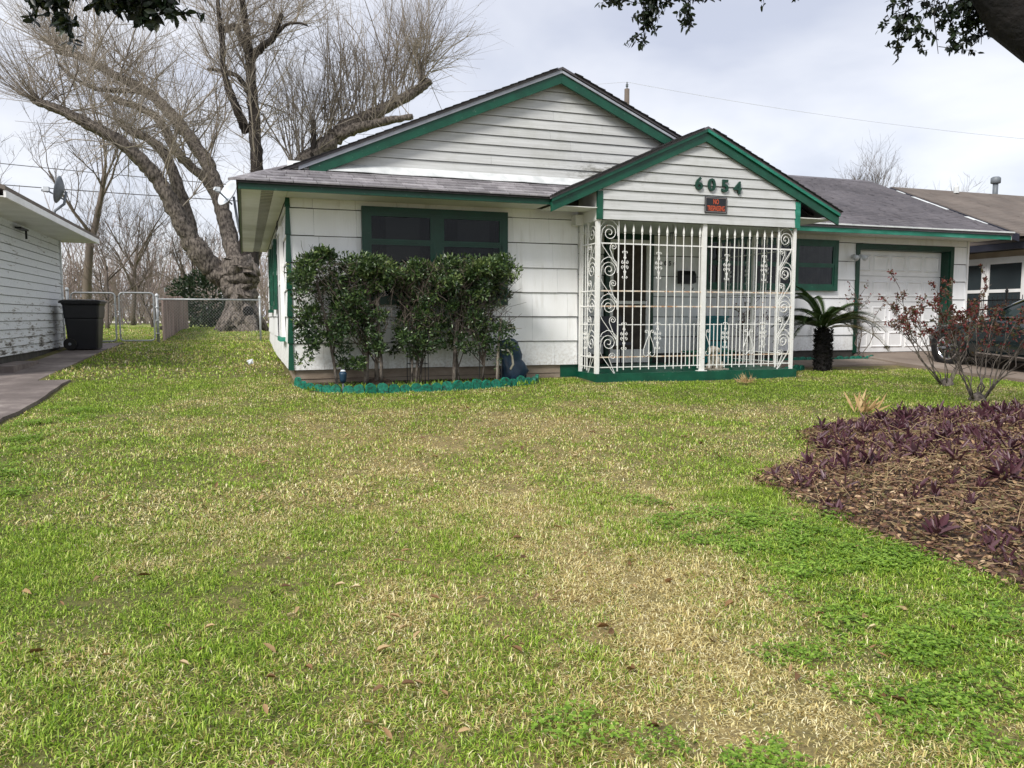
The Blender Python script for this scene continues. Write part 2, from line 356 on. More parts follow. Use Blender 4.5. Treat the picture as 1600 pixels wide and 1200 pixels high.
leafmat('oak_leaf', [(0, sr(16, 26, 18)), (.5, sr(30, 44, 28)), (.85, sr(46, 60, 34)), (1, sr(92, 88, 40))], .4, .12)
leafmat('rose_leaf', [(0, sr(74, 28, 30)), (.25, sr(130, 48, 50)), (.4, sr(108, 64, 52)), (.6, sr(88, 74, 48)), (1, sr(66, 80, 42))], .5, .25)
leafmat('palm_leaf', [(0, sr(34, 50, 26)), (.6, sr(62, 84, 42)), (1, sr(104, 122, 70))], .3, .1)
leafmat('palm_dry', [(0, sr(92, 84, 46)), (.5, sr(150, 136, 92)), (1, sr(186, 170, 126))], .6, .15)
leafmat('purple_leaf', [(0, sr(58, 34, 42)), (.45, sr(90, 54, 64)), (.75, sr(100, 70, 76)), (1, sr(126, 110, 114))], .42, .15)
leafmat('clover_leaf', [(0, sr(74, 108, 24)), (.45, sr(120, 158, 46)), (1, sr(178, 206, 92))], .45, .35)
leafmat('fallen', [(0, sr(78, 54, 34)), (.35, sr(132, 98, 62)), (.6, sr(170, 142, 100)), (1, sr(212, 196, 160))], .65, .1)
leafmat('litter', [(0, sr(70, 50, 42)), (.22, sr(104, 78, 64)), (.5, sr(120, 88, 66)), (.62, sr(104, 104, 62)), (.74, sr(170, 136, 100)), (1, sr(222, 202, 168))], .7, .1)
leafmat('evergreen', [(0, sr(24, 40, 24)), (.6, sr(44, 64, 38)), (1, sr(66, 84, 48))], .6, .1)
leafmat('dry_fan', [(0, sr(140, 108, 70)), (.5, sr(190, 160, 112)), (1, sr(218, 196, 150))], .7, .15)
# lawn: bare thatch below, blades above; one dryness field (straw patches that stay put) drives both
BLOBS = ((1.5, 3.4, 1.2, 1.7, .20), (1.5, 6.2, 1.6, 1.8, .18), (2.5, 4.2, .9, 1.2, .14), (3.0, 8.0, 3.2, 1.6, .22), (1.5, 2.2, 1.0, .6, .14),
         (-1.0, 4.5, .9, 3.0, -.2), (3.2, 3.1, .75, .95, -.4), (2.45, 2.3, .5, .4, -.25), (7.5, 9.6, 4, 1.2, -.3), (-1.2, 15, 2.2, 6, -.1), (5.8, 7.0, 1.2, .7, -.15), (-2.0, 10.5, .8, 3, -.22), (-.3, 2.5, .6, .7, -.12))
def dryness(x, y): return .22 + sum(k*math.exp(-((x-cx)/rx)**2-((y-cy)/ry)**2) for cx, cy, rx, ry, k in BLOBS)
N = NT('lawn_ground'); f = N.math('ADD', N.attr('dry'), N.math('MULTIPLY', N.math('SUBTRACT', N.noise(3, 4, .6), .5), .9)); n2 = N.noise(40, 4, .7)
c = N.mix(N.ramp(f, [(.1, 0), (.6, 1)]), sr(100, 102, 46), sr(164, 144, 96)); c = N.mix(N.ramp(n2, [(.35, .7), (.6, 0)]), c, sr(62, 52, 34))
far = N.ramp(N.math('DIVIDE', N.xyz()[1], 100), [(.22, 0), (.3, 1)]); c = N.mix(N.math('MULTIPLY', far, .8), c, sr(142, 156, 74))
N.color(c); N.rough(.95); N.bump(n2, .8, .02); MAT['lawn_ground'] = N.m
N = NT('grass_blade'); f = N.attr('dry'); r = N.attr('rnd'); dry = N.ramp(N.math('SUBTRACT', N.math('ADD', f, .5), r), [(.42, 0), (.58, 1)])
r2 = N.math('FRACT', N.math('MULTIPLY', r, 37.7))
gc = N.ramp(r2, [(0, sr(70, 100, 12)), (.5, sr(136, 172, 38)), (.85, sr(186, 208, 84)), (1, sr(210, 222, 124))]); dc = N.ramp(r2, [(0, sr(132, 106, 52)), (.4, sr(216, 198, 128)), (.8, sr(244, 232, 176)), (1, sr(250, 242, 204))])
c = N.mix(dry, gc, dc); N.color(c); N.rough(.5); N.translucent(c, .3); MAT['grass_blade'] = N.m
M = MAT
# ------------------------------------------------------------------ ground, paths
xs = np.unique(np.concatenate([np.linspace(-400, -40, 10), np.arange(-40, -10, 5.), np.arange(-10, 20, .5), np.arange(20, 60, 5.), np.linspace(60, 400, 10)]))
ys = np.unique(np.concatenate([np.linspace(-300, -20, 8), np.arange(-20, -4, 4.), np.arange(-4, 30, .5), np.arange(30, 100, 5.), np.linspace(100, 900, 12)]))
X, Y = np.meshgrid(xs, ys); Z = np.interp(Y, GY, GZ) + .012*np.sin(X*1.3 + .4*Y)*np.cos(Y*.9)*(np.abs(X) < 30)
V = np.stack([X, Y, Z], -1).reshape(-1, 3); nx = len(xs)
ii = (np.arange(len(ys)-1)[:, None]*nx + np.arange(nx-1)[None]).ravel()
lawn = np_mesh('lawn', V, np.stack([ii, ii+1, ii+1+nx, ii+nx], -1), M['lawn_ground'], smooth=True); tag(lawn, kind='structure')
at_ = lawn.data.attributes.new('dry', 'FLOAT', 'POINT'); at_.data.foreach_set('value', np.array([dryness(p[0], p[1]) for p in V], dtype=np.float32))
def pad(name, m, x0, x1, y0, y1, top=.03, step=.5, zf=None, rag=0):
    """a paving sheet that follows the ground, with real edges"""
    n = max(2, int((y1-y0)/step)+1); yy = np.linspace(y0, y1, n); mb = MB()
    rr = [rag*rng.uniform(-1, 1) for _ in yy]
    for i in range(n-1):
        a, b = yy[i], yy[i+1]; za, zb = (zf(a), zf(b)) if zf else (g(0, a)+top, g(0, b)+top)
        mb.hexa([(x0, a, za-.25), (x1+rr[i], a, za-.25), (x1+rr[i+1], b, zb-.25), (x0, b, zb-.25), (x0, a, za), (x1+rr[i], a, za), (x1+rr[i+1], b, zb), (x0, b, zb)])
    o = mb.build(name, m); tag(o, kind='structure'); return o
dz = lambda y: float(np.interp(y, [-20, 0, 8, 10.5, 12, 13.5], [-.55, -.37, -.06, .035, .13, .262]))
pad('driveway', M['concrete_drive'], 12.35, 15.6, -14, 13.45, zf=dz)
pad('front_walk', M['concrete_drive'], 8.95, 12.345, 12.05, 12.78, zf=lambda y: float(np.interp(y, [12, 12.8], [.1, .17])))
pad('neighbour_driveway', M['concrete'], -9, -2.42, -14, 12.6, .035, .4, rag=.03)
pad('side_walk', M['concrete'], -3.62, -2.86, 12.604, 21.2, .012, .6, rag=.015)
pad('far_road', pm('pale_road', sr(196, 188, 180), sr(214, 206, 198), .2, .9, 0), -120, 60, 58, 74, .02, 16)

# ------------------------------------------------------------------ the house
H = empty('house', (0.61, 11.6, 0), 'white single storey house with green trim, two front gables and attached garage', 'house')
ZC = [.265 + .39*k for k in range(7)] + [2.75]
def wall_courses(parent, org, ux, nrm, length, zbot, openings=(), seed=1):
    """shingle courses: separate cement shingles hung on the wall; org at u=0, normal points outwards"""
    rr = random.Random(seed); org = Vector(org); ux = Vector(ux); nrm = Vector(nrm)
    for k in range(7):
        z0, z1 = ZC[k], ZC[k+1]
        if k == 0: z0 = zbot
        off = -rr.uniform(0, .6); us = [0]
        while off < length:
            off += .61
            if .08 < off < length-.08: us.append(off)
        us.append(length)
        for a, b in zip(us[:-1], us[1:]):
            segs = [(a, b, z0, z1)]
            for (o0, o1, q0, q1) in openings:
                ns = []
                for (s0, s1, t0, t1) in segs:
                    if s1 <= o0 or s0 >= o1 or t1 <= q0 or t0 >= q1: ns.append((s0, s1, t0, t1)); continue
                    if s0 < o0: ns.append((s0, o0, t0, t1))
                    if s1 > o1: ns.append((o1, s1, t0, t1))
                    if t1 > q1 + .01: ns.append((max(s0, o0), min(s1, o1), q1, t1))
                    if t0 < q0 - .01: ns.append((max(s0, o0), min(s1, o1), t0, q0))
                segs = ns
            for (s0, s1, t0, t1) in segs:
                if s1 - s0 < .02 or t1 - t0 < .02: continue
                e = .0016; j = rr.uniform(-.004, .004); p = []
                for zz, d0, d1 in ((t0+j, .002, .026 + rr.uniform(0, .004)), (t1-.013 if t1 < 2.74 else t1, -.004, .004)):
                    for (u, d) in ((s0+e, d1), (s1-e, d1), (s1-e, d0), (s0+e, d0)):
                        q = org + ux*u + nrm*d; p.append((q.x, q.y, zz))
                MB().hexa(p).build('siding_shingle', M['siding'], parent)
# walls (backing boards) with their shingles
fw = MB().box(.62, 5.15, 11.62, 11.76, .26, 2.9).build('front_wall', M['felt'], H)
wall_courses(fw, (.615, 11.62, 0), (1, 0, 0), (0, -1, 0), 4.53, .265, seed=3)
lw = MB().box(.62, .76, 11.765, 21.5, .26, 2.9).build('left_wall', M['felt'], H)
wall_courses(lw, (.62, 21.5, 0), (0, -1, 0), (-1, 0, 0), 9.885, .265, seed=4)
MB().box(.76, 8, 21.4, 21.5, 0, 2.9).build('rear_wall', M['siding'], H)
rw = MB().box(5.01, 5.15, 11.765, 13.1, .15, 2.9).build('porch_side_wall', M['siding'], H)
wall_courses(rw, (5.15, 11.62, 0), (0, 1, 0), (1, 0, 0), 1.55, .265, seed=9)
GX0, GX1, GTOP = 12.40, 14.93, 2.50
ww = MB().box(5.16, GX0, 13.24, 13.38, .14, 2.9).box(GX1, 15.44, 13.24, 13.38, .2, 2.9).box(GX0, GX1, 13.24, 13.38, GTOP, 2.9).build('wing_wall', M['felt'], H)
wall_courses(ww, (5.16, 13.24, 0), (1, 0, 0), (0, -1, 0), 10.29, .335, openings=((GX0-5.16, GX1-5.16, 0, GTOP+.02), (6.40-5.16, 7.44-5.16, 0, 2.62)), seed=5)
MB().box(15.30, 15.45, 13.385, 21.4, .1, 2.9).build('garage_side_wall', M['siding'], H)
MB().box(8, 15.44, 21.4, 21.5, 0, 2.9).build('garage_rear_wall', M['siding'], H)
# foundation
fd = MB().box(.68, 4.86, 11.64, 11.75, -.2, .262).build('foundation', M['foundation'], H)
MB().box(.672, 4.85, 11.632, 11.64, .125, .13).build('joint_line', M['soil'], fd)
MB().box(.675, .76, 11.75, 21.4, -.2, .262).build('foundation', M['foundation'], H)
MB().box(4.862, 5.19, 11.635, 11.75, -.1, .268).build('painted_foundation', M['green'], H)
MB().box(8.95, 12.38, 13.26, 13.36, -.1, .332).build('foundation', M['foundation'], H)
# corner trim flared with every course
mb = MB()
for k in range(7):
    z0, z1 = ZC[k], ZC[k+1]
    for (sx0, sx1) in (((.565, .655)),):
        w0, w1 = .024, .008
        mb.hexa([(.60-w0, 11.60-w0, z0), (.655, 11.60-w0, z0), (.655, 11.64, z0), (.60-w0, 11.64, z0),
                 (.60-w1, 11.60-w1, z1), (.645, 11.60-w1, z1), (.645, 11.64, z1), (.60-w1, 11.64, z1)])
mb.build('corner_trim', M['green'], H)
MB().box(15.43, 15.475, 13.20, 13.26, .3, 2.75).build('corner_trim', M['white_paint'], H)
# front window
def window(px0, px1, z0, z1, y, cols, rows, parent, gm, pane, deep=.075, fr=.095, mull=.13, cur=None, fold_gap=None):
    w = MB().box(px0, px1, y-deep, y, z1-fr, z1).box(px0, px1, y-deep, y, z0, z0+fr).box(px0, px0+fr, y-deep, y, z0+fr, z1-fr).box(px1-fr, px1, y-deep, y, z0+fr, z1-fr)
    cw = (px1-px0-2*fr-(cols-1)*mull)/cols
    for i in range(1, cols):
        a = px0+fr+i*cw+(i-1)*mull; w.box(a, a+mull, y-deep+.006, y, z0+fr, z1-fr)
    wo = w.build('window', gm, parent)
    for i in range(cols):
        a = px0+fr+i*(cw+mull); b = a+cw; rh = (z1-z0-2*fr)/rows; s = .042
        for r_ in range(rows):
            q0 = z0+fr+r_*rh; q1 = q0+rh; yy = y-.062-(.008 if r_ == rows-1 else 0)
            MB().box(a, b, yy, y-.02, q0, q0+s).box(a, b, yy, y-.02, q1-s, q1).box(a, a+s, yy, y-.02, q0+s, q1-s).box(b-s, b, yy, y-.02, q0+s, q1-s).build('sash', gm, wo)
            MB().box(a+s, b-s, y-.056, y-.053, q0+s, q1-s).build('pane', pane, wo)
        # added folds behind the glass; their tone stands in for reflections
        cv = []; nf = 60; z0_, z1_ = z0+fr+.005, z1-fr-.005
        for i_ in range(nf+1):
            t_ = i_/nf; xx = a+.005+(b-a-.01)*t_; yy_ = y-.036+.007*math.sin(t_*26+i)+.004*math.sin(t_*61); cv += [(xx, yy_, z0_), (xx, yy_, z1_)]
        mk('curtain', cv, [(2*q, 2*q+2, 2*q+3, 2*q+1) for q in range(nf) if fold_gap is None or not (fold_gap[0] < q/nf < fold_gap[1])], cur, wo, True)
        MB().box(a, b, y-.022, y-.016, z0+fr, z1-fr).build('dark_room', M['black'], wo)  # added black panel, its colour stands in for the unlit room
    return wo
window(1.66, 3.92, 1.22, 2.66, 11.60, 2, 3, H, M['green_dark'], M['pane'], cur=M['curtain_dark'], fold_gap=(.25, .8))
window(8.50, 11.78, 1.58, 2.63, 13.215, 3, 2, H, M['green'], M['pane_curtain'], cur=M['curtain_grey'])
# side windows (facing the neighbour)
def side_window(y0, y1, z0, z1, gm, pm_):
    x = .60; w = MB().box(x-.06, x, y0, y1, z1-.09, z1).box(x-.06, x, y0, y1, z0, z0+.09).box(x-.06, x, y0, y0+.08, z0+.09, z1-.09).box(x-.06, x, y1-.08, y1, z0+.09, z1-.09).box(x-.055, x, y0+.08, y1-.08, (z0+z1)/2-.03, (z0+z1)/2+.03)
    wo = w.build('window', gm, H)
    for a, b in ((z0+.09, (z0+z1)/2-.03), ((z0+z1)/2+.03, z1-.09)): MB().box(x-.04, x-.022, y0+.08, y1-.08, a, b).build('pane', pm_, wo)
    MB().box(x-.09, x, y0-.04, y1+.04, z0-.07, z0-.002).build('sill', M['green_faded'] if gm is M['white_paint'] else gm, wo)
side_window(12.7, 13.55, .72, 2.45, M['white_paint'], M['pane_blind'])
side_window(15.3, 16.2, 1.25, 2.5, M['green'], M['pane_blind'])
side_window(17.6, 18.6, 1.2, 2.5, M['green'], M['pane_blind'])
for yy, zt in ((14.55, 1.9), (14.3, 1.4)):
    cable = MB().tube([(.585, yy, 2.72), (.58, yy+.02, zt), (.575, yy+.25, .9), (.575, yy+.1, .62)], .009, 5)
    cable.build('service_cable', M['wire'], H)

# roofs ------------------------------------------------------------
MS = .43; EZ = 2.825; RX = 4.76; EX = -.06
def mz(x): return EZ + MS*(x-EX)
RZ = mz(RX); RE = 2*RX - EX
t = .035
rl = MB().slab([(EX, 10.86, EZ), (EX, 21.9, EZ), (RX, 21.9, RZ), (RX, 11.36, RZ), (EX+.5, 11.36, mz(EX+.5))], (0, 0, -t)).build('main_roof_slope', M['roof_grey'], H)
rr_ = MB().slab([(RX+.002, 11.36, RZ), (RX+.002, 21.9, RZ), (RE, 21.9, EZ), (RE, 11.36, EZ)], (0, 0, -t)).build('main_roof_slope', M['roof_grey'], H)
# raised shingle courses on the left slope's rake edge (dark ragged edge seen from the front)
mb = MB()
for k in range(34):
    x0 = EX+.5+k*.128; x1 = x0+.14
    if x1 > RX: break
    mb.hexa([(x0, 11.33, mz(x0)+.003), (x1, 11.33, mz(x1)+.001), (x1, 11.9, mz(x1)+.001), (x0, 11.9, mz(x0)+.003), (x0, 11.33, mz(x0)+.018), (x1, 11.33, mz(x1)+.008), (x1, 11.9, mz(x1)+.008), (x0, 11.9, mz(x0)+.018)])
for k in range(36):
    x0 = RE-k*.128; x1 = x0-.14
    if x1 < RX: break
    za, zb = EZ+MS*(RE-x0), EZ+MS*(RE-x1)
    mb.hexa([(x1, 11.33, zb+.001), (x0, 11.33, za+.003), (x0, 11.9, za+.003), (x1, 11.9, zb+.001), (x1, 11.33, zb+.008), (x0, 11.33, za+.018+.004*(k % 3)), (x0, 11.9, za+.018), (x1, 11.9, zb+.008)])
mb.build('rake_shingle_edge', M['roof_edge'], H)
# skirt roof in front of the main gable, every tab built
SK = .46
sk = MB().slab([(EX, 10.84, EZ-.004), (4.6, 10.84, EZ-.004), (5.3, 11.6, EZ+SK*.76-.004), (EX+.76, 11.6, EZ+SK*.76-.004)], (0, 0, -.03)).build('skirt_roof', M['roof_edge'], H)
rr = random.Random(5)
for k in range(6):
    ya = 10.825 + k*.127; yb = ya + .15; x = EX - rr.uniform(0, .3) + (.153 if k % 2 else 0)
    xl0, xr0 = EX+(ya-10.84), 4.42+(ya-10.84)
    while x < xr0:
        x0, x1 = max(x, xl0), min(x+.297, xr0); x += .305
        if x1-x0 < .03: continue
        l = rr.uniform(0, .004); z0 = EZ+SK*(ya-10.84); z1 = EZ+SK*(yb-10.84); xl1 = max(x0, EX+(yb-10.84))
        MB().hexa([(x0, ya, z0+.004), (x1, ya, z0+.004), (x1, yb, z1-.001), (xl1, yb, z1-.001), (x0, ya, z0+.020+l), (x1, ya, z0+.020+l), (x1, yb, z1+.003), (xl1, yb, z1+.003)]).build('roof_shingle', M['roof_shingle'], sk)
for k in range(7):    # hip caps
    d0 = k*.115; d1 = d0+.16; z0 = EZ+SK*d0; z1 = EZ+SK*d1; w = .1
    MB().hexa([(EX+d0-w, 10.84+d0+.02, z0-.012), (EX+d0+w, 10.84+d0-.02, z0-.002), (EX+d1+w, 10.84+d1-.02, z1-.002), (EX+d1-w, 10.84+d1+.02, z1-.012),
               (EX+d0-w, 10.84+d0+.02, z0+.02), (EX+d0, 10.84+d0, z0+.034), (EX+d1, 10.84+d1, z1+.022), (EX+d1-w, 10.84+d1+.02, z1+.014)]).build('hip_shingle', M['roof_shingle'], sk)
# flashing strip between skirt and gable
mb = MB()
for i in range(14):
    x0 = .62+i*.35; x1 = x0+.35; s0 = .02*math.sin(i*1.7); s1 = .02*math.sin((i+1)*1.7)
    mb.hexa([(x0, 11.40+s0, EZ+SK*.57+.022+abs(s0)*.3), (x1, 11.40+s1, EZ+SK*.57+.022+abs(s1)*.3), (x1, 11.57, EZ+SK*.72), (x0, 11.57, EZ+SK*.72), (x0, 11.40+s0, EZ+SK*.57+.03+abs(s0)*.3), (x1, 11.40+s1, EZ+SK*.57+.03+abs(s1)*.3), (x1, 11.535, 3.245), (x0, 11.535, 3.245)])
mb.build('flashing', M['flashing'], H)
# main gable wall and boards
def gable(name, y, z0, zt, ex, ez, sl, rx, hb, drop, nmax, x_lo=None, x_hi=None, seed=1):
    top = ez+sl*(rx-ex)-drop; bk = MB().slab([(ex+(z0+drop-ez)/sl if x_lo is None else x_lo, y+.02, z0), (2*rx-ex-(z0+drop-ez)/sl if x_hi is None else x_hi, y+.02, z0)] +
         ([] if x_lo is None else [(x_hi, y+.02, min(top, ez+sl*(2*rx-ex-x_hi)-drop))]) + [(rx, y+.02, top)] + ([] if x_lo is None else [(x_lo, y+.02, min(top, ez+sl*(x_lo-ex)-drop))]), (0, .08, 0)).build(name, M['felt'], H)
    rr = random.Random(seed); k = 0; z = z0
    while z < top-.02 and k < nmax:
        zn = min(z+hb, top-.001)
        def xr(zz):
            a = ex+(zz+drop-ez)/sl; b = 2*rx-ex-(zz+drop-ez)/sl
            if x_lo is not None: a = max(a, x_lo); b = min(b, x_hi)
            return a, max(b, a+.004)
        a0, b0 = xr(z); a1, b1 = xr(zn); cut = [0, 1]
        if b0-a0 > 2.6 and seed != 3: cut = [0, rr.uniform(.3, .7), 1]
        for c0, c1 in zip(cut[:-1], cut[1:]):
            e = .0015 if len(cut) > 2 else 0
            xa, xb = a0+(b0-a0)*c0+e, a0+(b0-a0)*c1-e; xc = xa if c0 > 0 else a1; xd = xb if c1 < 1 else b1
            if c0 == 0 and xd < xc: xd = xc+.004
            p = rr.uniform(0, .006)
            MB().hexa([(xa, y-.02-p, z), (xb, y-.02-p, z), (xb, y+.018, z), (xa, y+.018, z), (xc, y-.002, zn-.008 if zn < top-.02 else zn), (xd, y-.002, zn-.008 if zn < top-.02 else zn), (xd, y+.018, zn-.008), (xc, y+.018, zn-.008)]).build('clapboard', M['clapboard'], bk)
        z = zn; k += 1
    return bk
gable('main_gable', 11.56, 3.235, 5, EX, EZ, MS, RX, .148, .085, 20, seed=2)
def rake(parent, name, m, y0, y1, xa, za, xb, zb, d0, d1):
    """sloping board from (xa,za) to (xb,zb) measured on the roof top line, d0..d1 below it"""
    return MB().hexa([(xa, y0, za-d1), (xb, y0, zb-d1), (xb, y1, zb-d1), (xa, y1, za-d1), (xa, y0, za-d0), (xb, y0, zb-d0), (xb, y1, zb-d0), (xa, y1, za-d0)]).build(name, m, parent)
xa = EX+.98
rake(H, 'rake_board', M['green'], 11.40, 11.44, xa, mz(xa), RX-.001, RZ, .085, .238)
rake(H, 'drip_edge', M['drip_edge'], 11.375, 11.40, xa-.15, mz(xa-.15), RX-.001, RZ, .036, .088)
rake(H, 'rake_board', M['green'], 11.40, 11.44, RX+.001, RZ, RE-1.2, EZ+MS*1.2, .085, .238)
rake(H, 'drip_edge', M['drip_edge'], 11.375, 11.40, RX+.001, RZ, RE-1.2, EZ+MS*1.2, .052, .088)
# eave fascia and soffits of the main block
MB().box(EX+.03, 4.40, 10.875, 10.905, 2.715, 2.80).build('fascia', M['green_dark'], H)
MB().box(EX+.02, EX+.05, 10.906, 21.88, 2.715, 2.80).build('fascia', M['green_dark'], H)
MB().box(.602, 4.39, 10.907, 11.615, 2.735, 2.75).build('soffit', M['soffit_white'], H)
sf = MB().box(EX+.051, .255, 10.907, 21.5, 2.735, 2.75).box(.42, .598, 10.907, 21.5, 2.735, 2.75).build('soffit', M['soffit_white'], H)
MB().box(.256, .419, 10.907, 21.5, 2.79, 2.80).build('soffit_vent', M['black'], sf)
mb = MB(); y = 10.95
while y < 21.4: mb.box(.257, .418, y, y+.022, 2.734, 2.746); y += .15
mb.build('vent_slats', M['soffit_white'], sf)['kind'] = 'stuff'
MB().box(-.005, .0, 10.93, 21.4, 2.728, 2.7345).build('soffit_seam', M['foundation'], sf)
# porch gable, roof and box
PS = .457; PRX = 7.03; PEX = 4.37; PEZ = 2.835
PRZ = PEZ + PS*(PRX-PEX); PE2 = 2*PRX-PEX
def pz(x): return PEZ + PS*(min(x, 2*PRX-x)-PEX)
MB().slab([(PEX-.02, 10.80, PEZ-.009), (PEX-.02, 13.6, PEZ-.009), (PRX, 16.0, PRZ), (PRX, 10.80, PRZ)], (0, 0, -.035)).build('porch_roof_slope', M['roof_grey'], H)
MB().slab([(PRX+.002, 10.80, PRZ), (PRX+.002, 16.0, PRZ), (PE2+.02, 13.6, PEZ-.009), (PE2+.02, 10.80, PEZ-.009)], (0, 0, -.035)).build('porch_roof_slope', M['roof_grey'], H)
mb = MB()
for sgn in (1, -1):
    for k in range(24):
        xa = PEX-.03+k*.118; xb = xa+.13
        if xb > PRX: break
        za, zb = pz(xa), pz(xb); X0, X1 = (xa, xb) if sgn == 1 else (2*PRX-xa, 2*PRX-xb)
        j = .004*(k*7 % 3)
        mb.hexa([(X0, 10.77, za+.002), (X1, 10.77, zb+.001), (X1, 11.4, zb+.001), (X0, 11.4, za+.002), (X0, 10.77, za+.017+j), (X1, 10.77, zb+.008), (X1, 11.4, zb+.008), (X0, 11.4, za+.017+j)])
mb.build('rake_shingle_edge', M['roof_edge'], H)
gable('porch_gable', 10.90, 2.54, 5, PEX, PEZ, PS, PRX, .151, .09, 20, x_lo=5.24, x_hi=8.82, seed=3)
for xa, xb in ((PEX+.001, PRX-.0005), (PE2-.001, PRX+.0005)):
    rake(H, 'rake_board', M['green'], 10.835, 10.875, xa, PEZ, xb, PRZ, .085, .228)
    rake(H, 'rake_moulding', M['green_faded' if xa > PRX else 'green'], 10.80, 10.834, xa, PEZ, xb, PRZ, .036, .086)
MB().box(5.145, 5.238, 10.872, 10.915, 2.535, pz(5.15)-.23).build('corner_board', M['green'], H)
MB().box(8.822, 8.915, 10.872, 10.915, 2.535, pz(8.9)-.23).build('corner_board', M['green_faded'], H)
MB().box(5.15, 5.24, 10.916, 11.60, 2.52, 2.99).box(5.02, 5.149, 11.40, 11.58, 2.50, 2.66).build('porch_beam', M['soffit_white'], H)
MB().box(8.82, 8.91, 10.916, 13.2, 2.54, 2.99).build('porch_beam', M['soffit_white'], H)
MB().box(5.24, 8.82, 10.92, 13.2, 2.60, 2.63).build('porch_ceiling', M['soffit_white'], H)
MB().slab([(8.912, 10.88, 2.70), (9.64, 10.88, 2.70), (9.64, 12.5, 2.70), (8.912, 12.5, 2.70)], (0, 0, .015)).build('soffit', M['soffit_white'], H)
MB().slab([(PEX+.05, 10.88, 2.70), (5.144, 10.88, 2.70), (5.144, 11.4, 2.70), (PEX+.05, 11.4, 2.70)], (0, 0, .012)).build('soffit', M['soffit_white'], H)
MB().box(5.145, 8.925, 10.86, 13.23, -.1, .15).build('porch_slab', M['green'], H)
# house number digits
def text_mesh(body, size, off, ext):
    cu = bpy.data.curves.new('txt', 'FONT'); cu.body = body; cu.size = size; cu.offset = off; cu.extrude = ext; cu.resolution_u = 3
    ob = bpy.data.objects.new('txt', cu); COL.objects.link(ob); bpy.context.view_layer.update()
    me = bpy.data.meshes.new_from_object(ob.evaluated_get(bpy.context.evaluated_depsgraph_get()))
    bpy.data.objects.remove(ob); bpy.data.curves.remove(cu); return me
def put_text(body, size, off, ext, loc, m, parent, name, sx=1, rz=0):
    me = text_mesh(body, size, off, ext); me.name = name; me.materials.clear(); me.materials.append(m)
    v = np.empty(len(me.vertices)*3); me.vertices.foreach_get('co', v); v = v.reshape(-1, 3)
    c = (v.min(0)+v.max(0))/2; v -= c; me.vertices.foreach_set('co', v.ravel()); me.update()
    o = link(bpy.data.objects.new(name, me), parent, loc); o.rotation_euler = (math.radians(90), 0, rz); o.scale = (sx, 1, 1); return o
for ch, x, z in (('6', 6.92, 3.165), ('0', 7.155, 3.155), ('5', 7.405, 3.15), ('4', 7.645, 3.135)):
    put_text(ch, .27, .007, .014, (x, 10.862, z), M['green_dark'], H, 'house_number', 1.08)
for ch, x in (('6', 7.60), ('0', 7.70), ('5', 7.80), ('4', 7.90)):
    put_text(ch, .12, .002, .005, (x, 13.20, 2.07), M['black'], H, 'house_number', .9)
# wing roof
WS = .432; WE = 12.42; WR = 16.65; WEZ = 2.83; WRZ = WEZ+WS*(WR-WE); WX = 15.80
wr = MB().slab([(8.8, WE, WEZ), (WX, WE, WEZ), (WX, WR, WRZ), (5.2, WR, WRZ), (5.2, 13.6, WEZ+WS*1.18), (8.8, 13.6, WEZ+WS*1.18)], (0, 0, -.035)).build('wing_roof_slope', M['roof_grey'], H)
MB().slab([(5.2, WR+.002, WRZ), (WX, WR+.002, WRZ), (WX, 2*WR-WE, WEZ), (5.2, 2*WR-WE, WEZ)], (0, 0, -.035)).build('wing_roof_slope', M['roof_grey'], H)
V = []; F = []; rr = random.Random(8); b = 0
for k in range(32):
    ya = WE+k*.128-.01; yb = ya+.14; x = 8.9 if ya < 13.5 else 5.2; x -= rr.uniform(0, .3)
    while x < WX:
        x1 = min(x+.303, WX); l = rr.uniform(.010, .022); z0 = WEZ+WS*(ya-WE); z1 = WEZ+WS*(yb-WE)
        V += [(x, ya, z0+.001), (x1-.004, ya, z0+.001), (x, ya, z0+l), (x1-.004, ya, z0+l), (x, yb, z1+.002), (x1-.004, yb, z1+.002)]
        F += [(b, b+1, b+3, b+2), (b+2, b+3, b+5, b+4)]; b += 6; x += .305
ro = np_mesh('roof_shingles', V, F, M['roof_grey'], wr); ro['kind'] = 'stuff'
MB().box(8.95, WX-.02, 12.445, 12.475, 2.705, 2.795).build('fascia', M['green_faded'], H)
mb = MB(); x = 9.45
while x < WX:
    w = rr.uniform(.5, .9); mb.box(x, min(x+w-.02, WX+.01), WE-.035, WE+.04+rr.uniform(0, .04), WEZ+.012, WEZ+.036+rr.uniform(0, .008)); x += w
mb.build('eave_starter_strip', M['flashing'], H)
MB().box(8.93, WX-.03, 12.476, 13.22, 2.735, 2.75).box(15.46, WX-.03, 13.221, 20.5, 2.735, 2.75).build('soffit', M['soffit_white'], H)
rake_v = MB().slab([(WX-.025, WE+.03, WEZ-.04), (WX-.025, WR, WRZ-.04), (WX-.025, WR, WRZ-.2), (WX-.025, WE+.03, WEZ-.13)], (.022, 0, 0)); rake_v.build('rake_board', M['white_paint'], H)
MB().slab([(15.32, 13.3, 2.9), (15.32, 20, 2.9), (15.32, WR, WRZ-.06)], (.1, 0, 0)).build('garage_gable', M['clapboard'], H)
mb = MB()
for k in range(16):
    y0 = WE+.1+k*.26; y1 = y0+.25; z0 = WEZ+WS*(y0-WE); z1 = WEZ+WS*(y1-WE); w = .05+.09*rr.random()
    if k not in (2, 3, 6, 7, 8, 9, 11): continue
    MB().hexa([(WX-w, y0, z0+.014), (WX+.004, y0, z0+.014), (WX+.004, y1, z1+.014), (WX-w, y1, z1+.014), (WX-w, y0, z0+.02), (WX+.004, y0, z0+.022), (WX+.004, y1, z1+.022), (WX-w, y1, z1+.02)]).build('rake_flashing', M['flashing'], H)
